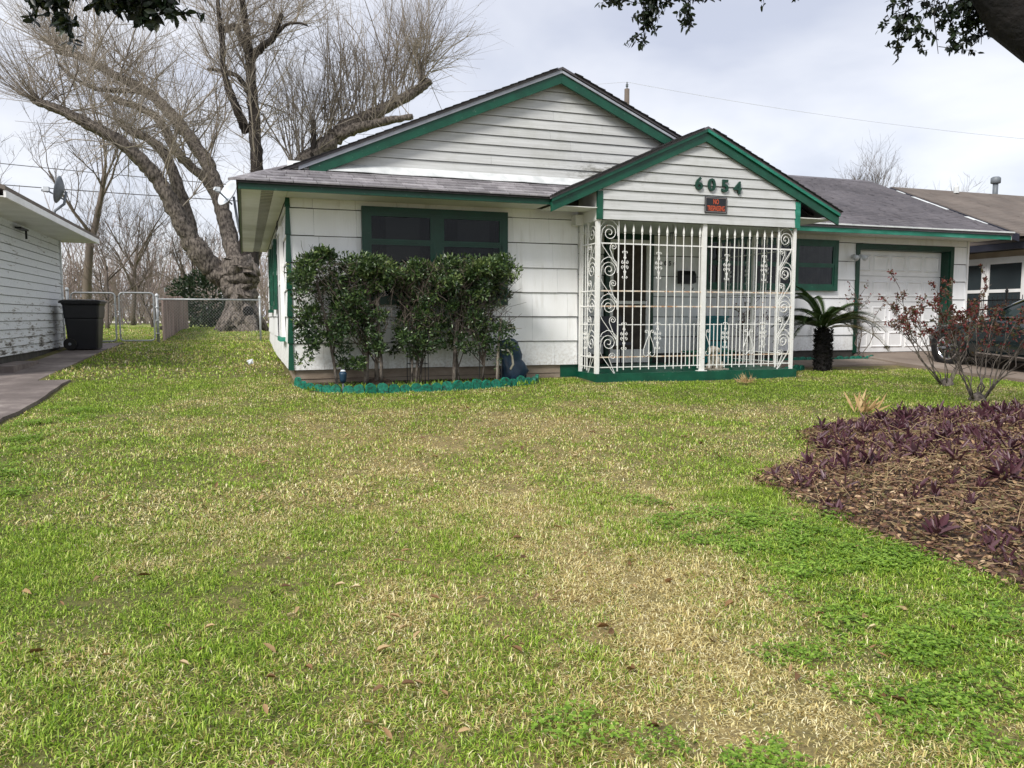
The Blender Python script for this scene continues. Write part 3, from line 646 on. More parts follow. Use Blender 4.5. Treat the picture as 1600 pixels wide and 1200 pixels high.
# garage door in its recess
gj = MB().box(GX0-.10, GX0, 13.195, 13.22, .265, GTOP+.09).box(GX1, GX1+.10, 13.195, 13.22, .265, GTOP+.09).box(GX0, GX1, 13.195, 13.22, GTOP, GTOP+.09)
gj.box(GX0-.002, GX0+.02, 13.221, 13.48, .265, GTOP).box(GX1-.02, GX1+.002, 13.221, 13.48, .265, GTOP).box(GX0+.02, GX1-.02, 13.221, 13.48, GTOP-.02, GTOP+.002).build('garage_door_frame', M['green_dark'], H)
GD = MB().box(GX0+.021, GX1-.021, 13.46, 13.50, .255, GTOP-.02).build('garage_door', M['white_paint'], H)
dw = (GX1-GX0-.042); sh = (GTOP-.02-.262)/4
for r_ in range(4):
    z0 = .262+r_*sh; sec = MB().box(GX0+.023, GX1-.023, 13.43, 13.459, z0+.007, z0+sh-.007).build('door_section', M['white_paint'], GD)
    for c_ in range(5):
        a = GX0+.023+.07+c_*(dw-.14+.06)/5; bq = a+(dw-.14)/5-.05; p0, p1 = z0+.10, z0+sh-.10; f_ = .03
        m2 = MB()     # raised panel: sunk groove with a bevelled field
        m2.add([(a, 13.4285, p0), (bq, 13.4285, p0), (bq, 13.4285, p1), (a, 13.4285, p1), (a+f_, 13.408, p0+f_), (bq-f_, 13.408, p0+f_), (bq-f_, 13.408, p1-f_), (a+f_, 13.408, p1-f_),
                (a+f_*1.8, 13.4265, p0+f_*1.8), (bq-f_*1.8, 13.4265, p0+f_*1.8), (bq-f_*1.8, 13.4265, p1-f_*1.8), (a+f_*1.8, 13.4265, p1-f_*1.8)],
               [(0, 1, 5, 4), (1, 2, 6, 5), (2, 3, 7, 6), (3, 0, 4, 7), (4, 5, 9, 8), (5, 6, 10, 9), (6, 7, 11, 10), (7, 4, 8, 11), (8, 9, 10, 11)])
        o = m2.build('door_panel', M['white_paint'], GD)
MB().box(GX0+.95, GX0+1.13, 13.412, 13.42, .36, .40).tube([(GX0+.98, 13.40, .385), (GX0+1.03, 13.385, .375), (GX0+1.10, 13.40, .385)], .01, 6).build('door_handle', M['black'], GD)
MB().box(GX0+.01, GX1-.01, 13.44, 13.47, .245, .262).build('door_seal', M['black'], GD)
# floodlight pair beside the garage door
fl = empty('flood_light', (12.22, 13.19, 2.3), 'twin spot floodlight on the wall beside the garage door', 'wall light')
MB().lathe([(.055, 0), (.055, .025), (.03, .04)], (12.22, 13.19, 2.30), 12, 'y').build('base_plate', M['dish_white'], fl)
for dx in (-.09, .11):
    MB().tube([(12.22, 13.17, 2.30), (12.22+dx*.6, 13.12, 2.31)], .014, 6).build('arm', M['dish_grey'], fl)
    MB().tube([(12.22+dx*.7, 13.12, 2.33), (12.22+dx, 13.06, 2.30), (12.22+dx*1.25, 12.99, 2.26)], [.03, .045, .065], 12).build('lamp_head', M['dish_white'], fl, True)
# entry door with screen, frame
dr = MB().box(6.42, 6.50, 13.15, 13.235, .16, 2.60).box(7.34, 7.42, 13.15, 13.235, .16, 2.60).box(6.50, 7.34, 13.15, 13.235, 2.50, 2.60).build('entry_door', M['green_dark'], H)
MB().box(6.51, 7.33, 13.19, 13.21, .17, 2.49).build('screen', M['screen_dark'], dr)
MB().box(6.505, 6.57, 13.16, 13.189, .17, 2.49).box(7.27, 7.335, 13.16, 13.189, .17, 2.49).box(6.57, 7.27, 13.16, 13.189, 2.42, 2.49).box(6.57, 7.27, 13.16, 13.189, .17, .42).box(6.57, 7.27, 13.16, 13.189, 1.28, 1.34).build('screen_frame', M['iron_white'], dr)
MB().tube([(7.25, 13.15, 1.2), (7.25, 13.10, 1.22), (7.25, 13.10, 1.34), (7.25, 13.15, 1.36)], .011, 6).build('door_handle', M['chrome'], dr)
# ------------------------------------------------------------------ wrought iron porch grille
GR = empty('porch_grille', (7.03, 10.95, .15), 'white wrought iron porch grille with spear tips and scrolls', 'grille')
IW = M['iron_white']; IR = M['iron_rusty']
bar_me = MB().tube([(0, 0, 0), (0, 0, 2.13)], .0085, 6).lathe([(.0085, 2.12), (.017, 2.135), (.011, 2.15), (.018, 2.165), (.02, 2.19), (.012, 2.24), (.002, 2.29)], (0, 0, 0), 6).build('bar', IW, GR)
bar_me.name = 'bar'; BM = bar_me.data; bpy.data.objects.remove(bar_me)
FY = 10.95
def bar(x, y, z=.20, s=1): share('bar', BM, GR, (x, y, z), (1, 1, s))
def spiral(c, r, turns, start, tail=None, n=22, flip=1, ax='x'):
    pts = []
    for i in range(n):
        f_ = i/(n-1); a = start+flip*turns*2*math.pi*f_; q = r*(1-.86*f_); pts.append((c[0]+q*math.cos(a), c[1]+q*math.sin(a)))
    if tail: pts = tail+pts
    return pts
def to3(pts, org, ux): return [(org[0]+ux[0]*u, org[1]+ux[1]*u, org[2]+w) for u, w in pts]
def scroll_panel(org, ux, w, n=4, h=.57):
    """tall corner panel: stacked S scrolls between the post and an outer bar"""
    for k in range(n):
        z = k*h+.02; s = 1 if k % 2 == 0 else 1
        a = spiral((w*.52, z+h*.70), w*.40, 1.8, math.radians(160), [(w*.04, z-.05), (w*.05, z+h*.35), (w*.10, z+h*.62)], flip=-1)
        MB().tube(to3(a, org, ux), .0065, 4).build('scroll', IW, GR)
        b = spiral((w*.74, z+h*.33), w*.19, 1.6, math.radians(200), [(w*.92, z-.12), (w*.66, z+h*.12), (w*.55, z+h*.27)], n=16, flip=-1)
        MB().tube(to3(b, org, ux), .006, 4).build('scroll', IW, GR)
        c_ = [(w*.92, z-.12), (w*.55, z+h*.06), (w*.18, z+h*.34), (w*.05, z+h*.5)]
        MB().tube(to3(c_, org, ux), .006, 4).build('scroll', IW, GR)
        d_ = [(w*.95, z+h*.62), (w*.92, z+h*.9), (w*.7, z+h*1.02), (w*.45, z+h*1.05), (w*.2, z+h*.98), (w*.05, z+h*.85)]
        MB().tube(to3(d_, org, ux), .006, 4).build('scroll', IW, GR)
    MB().tube(to3([(w, -.03), (w, n*h+.06)], org, ux), .011, 4).build('post', IW, GR)
# posts
def post(x, y, r=.022, z1=2.535): MB().box(x-r, x+r, y-r, y+r, .15, z1).build('post', IW, GR)
post(5.19, FY, .03); post(8.87, FY, .024); post(7.09, FY, .036); MB().box(7.01, 7.17, FY-.05, FY+.05, .151, .162).build('base_plate', IW, GR)
post(5.185, 11.56, .024); post(8.87, 13.15, .024); post(8.87, 12.05, .02)
scroll_panel((5.22, FY, .21), (1, 0), .33); scroll_panel((5.19, FY+.03, .21), (0, 1), .33)
scroll_panel((8.845, FY, .21), (-1, 0), .30); scroll_panel((8.87, FY+.025, .21), (0, 1), .33)
# bars and rails of the front
fx = [5.66+.1505*i for i in range(10)]; gx = [7.24+.1465*i for i in range(10)]
for x in fx+gx: bar(x, FY)
def short(x, y): MB().tube([(x, y, .24), (x, y, .93)], .007, 5).build('bar', IW, GR)
for x in fx[5:]+gx[:5]: short(x+.075, FY)
def rail(p, q, r=.011, m=None): 
    d = (Vector(q)-Vector(p)); MB().tube([p, q], r, 4).build('rail', m or IW, GR)
for z, r_, m in ((2.18, .014, IW), (1.445, .015, IR), (1.205, .015, IR), (.915, .009, IW), (.405, .013, IR), (.245, .010, IW)):
    rail((5.22 if z in (2.18, 1.445, 1.205, .405, .245) else 5.55, FY+.012, z), (8.86, FY+.012, z), r_, m)
    rail((5.19, FY+.01, z), (5.19, 11.56, z), r_*.9, IW)
    rail((8.87, FY+.01, z), (8.87, 13.15, z), r_*.9, IW)
for y in (11.39, 11.49): bar(5.19, y)
for i in range(13): bar(8.87, 11.40+.14*i)
# small scroll ornaments clasping a bar
def orn_path(s):
    P = []
    for sx in (-1, 1):
        for sz in (-1, 1):
            up = [(sx*(.012+.036*math.sin(math.pi*t_)), sz*(.01+.085*t_)) for t_ in (0, .25, .5, .75, 1)]
            cur = spiral((sx*.035, sz*.035), .03, 1.2, math.radians(90 if sz > 0 else -90) , n=9, flip=-sx*sz)
            end = spiral((sx*.03, sz*.19), .026, .9, math.radians(180 if sx > 0 else 0), [(sx*.012, sz*.10), (sx*.008, sz*.16)], n=8, flip=-sx*sz)
            P += [cur, end, [(sx*.004, sz*.085), (sx*.022, sz*.11), (sx*.004, sz*.135)]]
    return P
mb = MB()
for p in orn_path(1): mb.tube([(u, 0, w) for u, w in p], .0055, 4)
om = mb.build('scroll_ornament', IW, GR); OM = om.data; oc = ORI[om].copy(); bpy.data.objects.remove(om)
def orn(x, y, z, rz=0): share('scroll_ornament', OM, GR, (x, y, z-.22), None, (0, 0, rz))
for x in (fx[0], fx[4], gx[2], gx[7]): orn(x, FY-.005, 1.86); orn(x, FY-.005, .74)
for y in (11.68, 12.24, 12.8): orn(8.87, y, 1.86, math.pi/2); orn(8.87, y, .74, math.pi/2)
orn(5.19, 11.39, .74, math.pi/2)
mb = MB()       # lyre ornaments of the lower rail
for sx in (-1, 1):
    mb.tube([(u, 0, w) for u, w in spiral((sx*.055, .225), .035, 1.1, math.radians(180 if sx > 0 else 0), [(sx*.01, .16)], n=10, flip=-sx)], .006, 4)
    mb.tube([(u, 0, w) for u, w in [(sx*.01, .17), (sx*.06, .06), (sx*.10, -.06), (sx*.10, -.14), (sx*.06, -.17), (sx*.02, -.15), (sx*.01, -.12), (sx*.03, -.10)]], .006, 4)
lm = mb.build('lyre_ornament', IW, GR); LM = lm.data; bpy.data.objects.remove(lm)
for x in (fx[3], 7.15, gx[5]+.02): share('lyre_ornament', LM, GR, (x, FY-.008, .40))

# ------------------------------------------------------------------ things on and around the porch
sg = empty('warning_sign', (7.24, 10.866, 2.71), 'black no trespassing sign with orange lettering below the house numbers', 'sign')
MB().box(7.035, 7.455, 10.862, 10.868, 2.712, 2.965).build('sign_board', M['sign_black'], sg)
MB().box(7.05, 7.44, 10.8595, 10.8615, 2.945, 2.951).box(7.05, 7.44, 10.8595, 10.8615, 2.726, 2.732).box(7.05, 7.056, 10.8595, 10.8615, 2.732, 2.945).box(7.434, 7.44, 10.8595, 10.8615, 2.732, 2.945).build('sign_border', M['sign_edge'], sg)
put_text('NO', .11, .0015, .001, (7.245, 10.8595, 2.89), M['sign_orange'], sg, 'lettering', .62)
put_text('TRESPASSING', .115, .0012, .001, (7.245, 10.8595, 2.785), M['sign_orange'], sg, 'lettering', .475)
mbx = empty('mailbox', (8.14, 13.2, 1.68), 'black wall mailbox with newspaper hooks behind the grille', 'mailbox')
MB().slab([(7.97, 13.07, 1.70), (7.97, 13.20, 1.68), (7.97, 13.20, 1.93), (7.97, 13.13, 1.93), (7.97, 13.07, 1.85)], (.34, 0, 0)).build('box', M['black'], mbx)
MB().box(7.96, 8.32, 13.062, 13.13, 1.80, 1.815).build('lid_edge', M['black'], mbx)
for x in (8.04, 8.24): MB().tube([(x, 13.15, 1.68), (x, 13.13, 1.58), (x, 13.09, 1.56), (x, 13.06, 1.60)], .008, 5).build('hook', M['black'], mbx)
tb = empty('storage_cabinet', (8.45, 12.75, .15), 'teal storage box standing on the porch behind the grille', 'cabinet')
MB().box(8.30, 8.72, 12.6, 12.98, .17, 1.02).build('box', M['teal'], tb)
MB().box(8.28, 8.74, 12.58, 13.0, 1.021, 1.06).build('lid', M['teal'], tb)
MB().box(8.31, 8.36, 12.62, 12.66, .15, .17).box(8.66, 8.71, 12.62, 12.66, .15, .17).box(8.31, 8.36, 12.9, 12.95, .15, .17).box(8.66, 8.71, 12.9, 12.95, .15, .17).build('feet', M['black'], tb)
MB().box(8.302, 8.718, 12.592, 12.6, .58, .60).build('seam', M['black'], tb)
ch = empty('metal_chair', (6.1, 12.1, .15), 'dark metal patio chair at the left end of the porch', 'chair')
for (x, y) in ((5.85, 11.85), (6.3, 11.85), (5.85, 12.3), (6.3, 12.3)): MB().tube([(x, y, .15), (x, y, .6 if y < 12 else 1.05)], .014, 6).build('leg', M['black'], ch)
MB().box(5.84, 6.31, 11.84, 12.31, .56, .60).build('seat', M['navy_paint'], ch)
MB().box(5.86, 6.29, 12.29, 12.315, .70, 1.05).build('backrest', M['navy_paint'], ch)
for x in (5.85, 6.3): MB().tube([(x, 11.85, .6), (x, 11.9, .78), (x, 12.3, .78)], .014, 6).build('armrest', M['black'], ch)
bn = empty('plant_stand', (7.75, 11.75, .15), 'low green slatted bench on the porch behind the dog statue', 'bench')
for i in range(4): MB().box(7.3, 8.2, 11.6+i*.075, 11.66+i*.075, .42, .445).build('slat', M['green'], bn)
for x in (7.36, 8.12):
    MB().box(x, x+.04, 11.61, 11.65, .15, .42).build('leg', M['green'], bn); MB().box(x, x+.04, 11.84, 11.88, .15, .42).build('leg', M['green'], bn)
# sitting dog statue
dg = empty('dog_statue', (7.5, 11.2, .15), 'pale weathered sitting dog statue on the porch floor', 'statue')
mb = MB(); mb.tube([(7.60, 11.32, .16), (7.58, 11.30, .24), (7.52, 11.24, .33), (7.47, 11.18, .40), (7.45, 11.16, .45)], [.10, .115, .10, .075, .06], 12)
mb.tube([(7.46, 11.18, .44), (7.44, 11.15, .49), (7.41, 11.11, .49), (7.37, 11.07, .47), (7.34, 11.05, .465)], [.05, .075, .065, .04, .026], 12)
for dx, dy in ((.05, -.03), (-.03, .05)): mb.tube([(7.48+dx, 11.19+dy, .36), (7.47+dx, 11.17+dy, .26), (7.455+dx, 11.15+dy, .17), (7.42+dx, 11.13+dy, .165)], [.045, .035, .03, .03], 8)
for dx, dy in ((.09, -.05), (-.04, .10)): mb.tube([(7.60+dx*.7, 11.30+dy*.7, .24), (7.55+dx, 11.25+dy, .21), (7.48+dx, 11.20+dy, .17)], [.06, .05, .03], 8)
for dx, dy in ((.035, -.035), (-.02, .045)): mb.tube([(7.45+dx, 11.16+dy, .52), (7.46+dx*1.8, 11.17+dy*1.8, .50), (7.455+dx*2, 11.165+dy*2, .44)], [.02, .024, .012], 6)
mb.build('body', M['statue'], dg, True)
MB().box(7.34, 7.72, 11.08, 11.42, .151, .168).build('base', M['statue'], dg)
wc = empty('wind_chime', (6.9, 11.6, 2.2), 'small dark wind chime hanging under the porch ceiling', 'wind chime')
MB().lathe([(.05, 0), (.05, .012)], (6.9, 11.6, 2.45), 10).tube([(6.9, 11.6, 2.46), (6.9, 11.6, 2.60)], .004, 4).build('top_disc', M['black'], wc)
for a in range(5): MB().tube([(6.9+.04*math.cos(a*1.257), 11.6+.04*math.sin(a*1.257), 2.45), (6.9+.04*math.cos(a*1.257), 11.6+.04*math.sin(a*1.257), 2.18+.03*a)], .007, 5).build('tube', M['dish_grey'], wc)

# ------------------------------------------------------------------ flower bed edging, bed objects
def edging(name, pts, label, w=.14, hgt=.13, vary=.02):
    """scalloped concrete edging: separate blocks along a line"""
    root = empty(name, (pts[0][0], pts[0][1], g(*pts[0])), label, 'edging'); rr = random.Random(len(pts))
    P = [Vector((p[0], p[1])) for p in pts]; L = sum((b-a).length for a, b in zip(P, P[1:])); n = int(L/(w*1.04)); meshes = []
    for q in range(3):
        mb = MB(); k = 8; pr = [(-w/2, -.06), (w/2, -.06), (w/2, hgt*.55)] + [(w/2*math.cos(math.pi*i/k), hgt*.55+hgt*.45*math.sin(math.pi*i/k)) for i in range(1, k)] + [(-w/2, hgt*.55)]
        mb.slab([(a, -.025, b+rr.uniform(-.004, .004)) for a, b in pr], (0, .05, 0)); o = mb.build('edging_block', M['turquoise'], root); meshes.append(o.data); bpy.data.objects.remove(o)
    for i in range(n):
        s = (i+.5)*L/n; 
        for a, b in zip(P, P[1:]):
            d = (b-a).length
            if s <= d: break
            s -= d
        q = a+(b-a)*min(1, s/d); an = math.atan2((b-a).y, (b-a).x)
        share('edging_block', meshes[i % 3], root, (q.x, q.y, g(q.x, q.y)-.085+rr.uniform(-vary, vary)), None, (rr.uniform(-.12, .12), rr.uniform(-.08, .08), an+rr.uniform(-.08, .08)))
edging('bed_edging', [(.66, 11.5), (.80, 11.0), (1.1, 10.66), (1.6, 10.52), (2.24, 10.56), (3.0, 10.66), (3.7, 10.82), (4.15, 10.98), (4.3, 11.25)], 'scalloped turquoise concrete edging of the flower bed under the hedge', .15, .15)
edging('bed_edging', [(9.0, 12.82), (10.2, 12.81), (11.4, 12.80), (12.3, 12.80), (12.62, 12.95)], 'scalloped turquoise edging along the walk by the garage wall', .15, .13)
edging('bed_edging', [(8.97, 11.2), (9.2, 11.45), (9.5, 11.6), (9.8, 11.75)], 'short run of turquoise edging between porch corner and sago palm', .15, .13)
# bed soil sheet
pts = [(.70, 11.62), (.84, 11.02), (1.12, 10.70), (1.6, 10.57), (2.24, 10.61), (3.0, 10.71), (3.7, 10.87), (4.12, 11.02), (4.26, 11.62)]
tag(MB().slab([(x, y, g(x, y)-.05) for x, y in pts], (0, 0, .075)).build('bed_soil', M['soil']), kind='structure')
mb = MB(); mb.lathe([(.32, 0), (.26, .07), (.16, .13), (.05, .16)], (1.83, 11.28, -.01), 14); tag(mb.build('soil_mound', M['soil'], None, True), kind='structure')
tag(MB().box(8.97, 12.36, 12.86, 13.25, 0, .17).build('wall_bed_soil', M['soil']), kind='structure')
# tomato cage, solar light, tarp
tcg = empty('plant_cage', (2.36, 11.0, .02), 'dark wire plant cage standing between two hedge shrubs', 'plant support')
for x, y in ((2.23, 10.95), (2.50, 10.95), (2.23, 11.16), (2.50, 11.16)): MB().tube([(x, y, .0), (x+.02*(2.36-x), y, .95)], .006, 5).build('stake', M['black'], tcg)
for z in (.36, .8): MB().tube([(2.23, 10.95, z), (2.50, 10.95, z), (2.50, 11.16, z), (2.23, 11.16, z), (2.23, 10.95, z)], .005, 4).build('ring', M['black'], tcg)
for i, (x, y, t_) in enumerate(((3.28, 10.98, .8), (3.62, 10.95, 1.0))):
    st = MB().tube([(x, y, 0), (x+.01, y, t_)], .006, 5).build('garden_stake', M['black']); tag(st, ('thin dark metal stake in the bed near the third shrub', 'thin dark metal stake beside the blue tarp bundle')[i], 'stake')
sol = empty('garden_light', (1.26, 10.80, .0), 'small blue and silver solar garden light at left of bed', 'garden light')
MB().tube([(1.26, 10.8, -.05), (1.26, 10.8, .2)], .014, 6).build('stem', M['dish_grey'], sol)
MB().lathe([(.03, .13), (.045, .17), (.05, .24), (.055, .26), (.03, .285)], (1.26, 10.8, 0), 10).build('lamp', M['tarp_blue'], sol, True)
MB().lathe([(.04, .29), (.02, .31)], (1.26, 10.8, 0), 10).build('cap', M['dish_white'], sol)
tp = empty('tarp_bundle', (3.9, 11.25, .02), 'dark blue tarp bundle tied with pale rope against the wall', 'tarp')
nb = 20; prof = [(0, .15), (.05, .19), (.2, .21), (.33, .17), (.38, .14), (.46, .17), (.58, .16), (.66, .13), (.70, .06), (.71, .01)]
V = []; F = []
for i, (h, r_) in enumerate(prof):
    for j in range(nb):
        a = 2*math.pi*j/nb; q = r_*(1+.22*math.sin(3*a+h*9)+.12*math.sin(7*a+h*23)+rng.uniform(-.05, .05)); V.append((3.9+q*math.cos(a)+.03*math.sin(h*8), 11.30+q*.8*math.sin(a), .0+h))
for i in range(len(prof)-1):
    for j in range(nb): F.append((i*nb+j, i*nb+(j+1) % nb, (i+1)*nb+(j+1) % nb, (i+1)*nb+j))
mk('cloth', V, F, M['tarp_blue'], tp, True)
MB().tube([(3.74, 11.14, .52), (3.74, 11.08, .55), (3.82, 11.05, .46), (3.84, 11.05, .32), (3.80, 11.06, .24)], .018, 6).build('rope', M['rope'], tp, True)
lt = MB().box(.03, .12, 14.55, 14.62, .2, .25).tube([(.05, 14.5, .2), (.1, 14.6, .27), (.02, 14.66, .24)], .02, 5).build('litter_scrap', M['dish_white']); tag(lt, 'small crumpled white and black scrap of litter on lawn beside house', 'litter')

# ------------------------------------------------------------------ fence, gates, bin
CF = empty('chain_link_fence', (-.9, 21.5, .39), 'low chain link fence run between gate post and house wall', 'fence')
def fpost(x, y, z1, par, r=.03):
    MB().tube([(x, y, .3), (x, y, z1)], r, 10).build('post', M['galvanised'], par, True)
    MB().lathe([(r*1.15, 0), (r*1.25, .03), (r, .06), (r*.3, .08)], (x, y, z1), 10).build('post_cap', M['dish_white'], par, True)
fpost(-2.10, 21.5, 1.55, CF, .035); fpost(.38, 21.5, 1.52, CF, .028)
MB().tube([(-2.1, 21.5, 1.485), (.38, 21.5, 1.485)], .022, 8).build('top_rail', M['galvanised'], CF, True)
def chain(x0, x1, y, z0, z1, name, par, p=.075):
    P = []
    n = int((x1-x0)/p); m_ = max(2, int((z1-z0)/(p)))
    for i in range(n):
        for s in (1, -1):
            pts_ = []
            for k in range(m_+1): pts_.append((x0+(i+.5)*p+s*(p/2 if k % 2 else -p/2)*.98, y+.003*s, z0+(z1-z0)*k/m_))
            P.append(pts_)
    P = np.array(P); Vv, Ff = twigs(P, np.full(P.shape[:2], .0019)); o = np_mesh(name, Vv, Ff, M['galvanised'], par); o['kind'] = 'stuff'
chain(-2.07, .36, 21.5, .44, 1.47, 'chain_link_mesh', CF)
for z in (.62, .95, 1.28): MB().tube([(-2.155, 21.47, z), (-2.10, 21.455, z), (-2.045, 21.47, z)], .012, 5).build('hinge_band', M['galvanised'], CF)
def gate(x0, x1, z0, z1, label):
    r_ = empty('chain_link_gate', ((x0+x1)/2, 21.47, z0), label, 'gate'); c = .09; P = []
    for cx, cz, a0 in ((x1-c, z1-c, 0), (x0+c, z1-c, 90), (x0+c, z0+c, 180), (x1-c, z0+c, 270)):
        for k in range(6): a = math.radians(a0+k*18); P.append((cx+c*math.cos(a), 21.47, cz+c*math.sin(a)))
    P.append(P[0]); MB().tube(P, .022, 8, False).build('frame', M['galvanised'], r_, True)
    chain(x0+.03, x1-.03, 21.47, z0+.03, z1-.03, 'chain_link_mesh', r_)
    MB().tube([(x0+.06, 21.47, z0+.07), (x0+.06, 21.47, z1-.07)], .005, 4).box(x1-.05, x1+.02, 21.45, 21.49, z1-.3, z1-.27).build('tension_bar', M['galvanised'], r_)
gate(-2.96, -2.17, .44, 1.64, 'open tubular chain link gate leaf next to the fence post')
gate(-4.02, -3.05, .43, 1.63, 'tubular chain link gate leaf behind the wheeled bin')
gp = empty('gate_post', (-4.10, 21.5, .4), 'galvanised gate post close to the neighbouring house corner', 'post'); fpost(-4.10, 21.5, 1.68, gp, .035)
WF = empty('board_fence', (-2.0, 26, .4), 'weathered red brown board fence receding behind chain link fence', 'fence')
rr = random.Random(3); y = 21.8
while y < 31:
    w = rr.uniform(.24, .34); h = rr.uniform(-.05, .04); z0 = g(0, y)-.02
    MB().box(-2.02-rr.uniform(0, .015), -1.99, y, y+w-.012, z0, z0+1.12+h).build('board', M['rust_board'], WF); y += w
for z in (.3, .9): MB().slab([(-2.045, 21.8, g(0, 21.8)+z), (-2.045, 30.9, g(0, 30.9)+z), (-2.045, 30.9, g(0, 30.9)+z+.09), (-2.045, 21.8, g(0, 21.8)+z+.09)], (-.04, 0, 0)).build('rail', M['pole_wood'], WF)
# wheeled bin
BN = empty('wheeled_bin', (-3.27, 18.75, g(0, 18.75)+.012), 'dark navy wheeled rubbish bin on the side walk by the gate', 'bin')
bz = g(0, 18.75)+.012
def ring(z, w, d, cx=-3.27, cy=18.75, r=.05, n=4):
    P = []
    for sx, sy, a0 in ((1, 1, 0), (-1, 1, 90), (-1, -1, 180), (1, -1, 270)):
        for k in range(n): a = math.radians(a0+k*90/(n-1)); P.append((cx+sx*(w/2-r)+r*math.cos(a), cy+sy*(d/2-r)+r*math.sin(a), z))
    return P
def loft(rings, name, m, par, smooth=False):
    n = len(rings[0]); V = [p for q in rings for p in q]; F = [(i*n+j, i*n+(j+1) % n, (i+1)*n+(j+1) % n, (i+1)*n+j) for i in range(len(rings)-1) for j in range(n)]
    F += [tuple(range(n))[::-1], tuple((len(rings)-1)*n+j for j in range(n))]; return mk(name, V, F, m, par, smooth)
loft([ring(bz+.02, .56, .58), ring(bz+.62, .64, .68), ring(bz+.66, .64, .68), ring(bz+.68, .67, .72), ring(bz+.94, .70, .76), ring(bz+.98, .74, .80), ring(bz+1.0, .74, .80)], 'body', M['bin_plastic'], BN)
loft([ring(bz+1.001, .78, .86), ring(bz+1.035, .79, .87), ring(bz+1.06, .70, .76), ring(bz+1.07, .5, .5)], 'lid', M['bin_plastic'], BN)
MB().box(-3.70, -3.60, 18.45, 19.05, bz+.99, bz+1.03).build('handle', M['bin_plastic'], BN)
for s in (-1, 1):
    w = MB().lathe([(.03, -.03), (.12, -.03), (.13, 0), (.12, .03), (.03, .03)], (-3.50, 18.75+s*.33-.03, bz+.13), 16, 'y').build('wheel', M['tyre'], BN)
    MB().lathe([(.03, -.034), (.03, .034)], (-3.50, 18.75+s*.33-.03, bz+.13), 8, 'y').build('hub', M['dish_grey'], w)

# ------------------------------------------------------------------ house on the left
NL = empty('neighbour_house', (-6, 19, .3), 'weathered white clapboard house with peeling paint at left edge', 'house')
wz = g(0, 19)+.03
lw2 = MB().box(-11, -3.85, 13.2, 19.5, .2, 2.85).build('wall', M['felt'], NL)
z = wz+.02; rr = random.Random(12); k = 0
while z < 2.85:
    h = .147; p = rr.uniform(0, .006); y0 = 13.2; cuts = [13.2, rr.uniform(15, 16.5), rr.uniform(17.3, 18.6), 19.47]
    for a, b in zip(cuts[:-1], cuts[1:]):
        MB().hexa([(-3.849, a+.002, z), (-3.82+p, a+.002, z), (-3.82+p, b-.002, z), (-3.849, b-.002, z), (-3.849, a+.002, z+h-.009), (-3.838, a+.002, z+h-.009), (-3.838, b-.002, z+h-.009), (-3.849, b-.002, z+h-.009)]).build('clapboard', M['peeling'], lw2)
    z += h
MB().box(-3.86, -3.80, 19.47, 19.56, wz-.1, 2.8).build('corner_board', M['peeling'], NL)
MB().box(-10.9, -3.88, 13.3, 19.4, -.1, wz+.01).build('foundation', M['foundation'], NL)
MB().slab([(-3.10, 12.6, 2.80), (-3.10, 19.95, 2.80), (-7.5, 19.95, 4.5), (-7.5, 12.6, 4.5)], (0, 0, .06)).build('roof_slope', M['roof_brown'], NL)
MB().slab([(-7.502, 12.6, 4.5), (-7.502, 19.95, 4.5), (-12, 19.95, 2.80), (-12, 12.6, 2.80)], (0, 0, .06)).build('roof_slope', M['roof_brown'], NL)
MB().box(-3.13, -3.098, 12.62, 19.93, 2.70, 2.80).build('fascia', M['white_paint'], NL)
MB().box(-3.845, -3.131, 12.64, 19.92, 2.71, 2.725).build('soffit', M['soffit_white'], NL)
MB().slab([(-3.86, 19.5, 2.8), (-11, 19.5, 2.8), (-7.5, 19.5, 4.45)], (0, -.1, 0)).build('gable', M['peeling'], NL)
MB().box(-3.80, -3.70, 15.9, 16.4, 2.60, 2.63).tube([(-3.72, 16.3, 2.62), (-3.72, 16.3, 2.45)], .02, 6).build('porch_lamp', M['black'], NL)
st_ = MB().box(-3.80, -3.45, 13.9, 15.5, .1, .27).build('stone_step', M['concrete']); tag(st_, 'low pale concrete step block beside the peeling wall', 'step')
def dish(root_loc, mast, dirv, r, label, m):
    R_ = empty('satellite_dish', root_loc, label, 'satellite dish'); c = Vector(mast[-1]); d = Vector(dirv).normalized()
    MB().tube(mast, .028, 8).build('mast', M['dish_grey'], R_, True)
    u = d.orthogonal().normalized(); w = d.cross(u); V = []; n = 20; rings = 5; F = []
    for i in range(rings+1):
        q = r*i/rings
        for j in range(n): a = 2*math.pi*j/n; p = c+d*(.05+.35*(q*q)/r)+u*q*math.cos(a)*.92+w*q*math.sin(a); V.append(tuple(p))
    for i in range(rings):
        for j in range(n): F.append((i*n+j, i*n+(j+1) % n, (i+1)*n+(j+1) % n, (i+1)*n+j))
    o = mk('reflector', V, F, m, R_, True); so_ = o.modifiers.new('thick', 'SOLIDIFY'); so_.thickness = .014
    tip = c+d*(r*1.25)-Vector((0, 0, r*.25)); MB().tube([c-Vector((0, 0, r*.6))+d*.05, tip], .018, 6).build('arm', M['dish_grey'], R_)
    MB().tube([tip-d*.03, tip+d*.09], .045, 8).box(tip.x-.05, tip.x+.05, tip.y-.06, tip.y+.06, tip.z-.02, tip.z+.07).build('receiver', M['dish_white'], R_)
dish((-3.75, 18.6, 3.05), [(-3.75, 18.6, 3.03), (-3.70, 18.6, 3.25), (-3.52, 18.6, 3.40), (-3.47, 18.6, 3.66)], (-.95, .04, .22), .30, 'grey satellite dish on the neighbouring roof', M['dish_grey'])
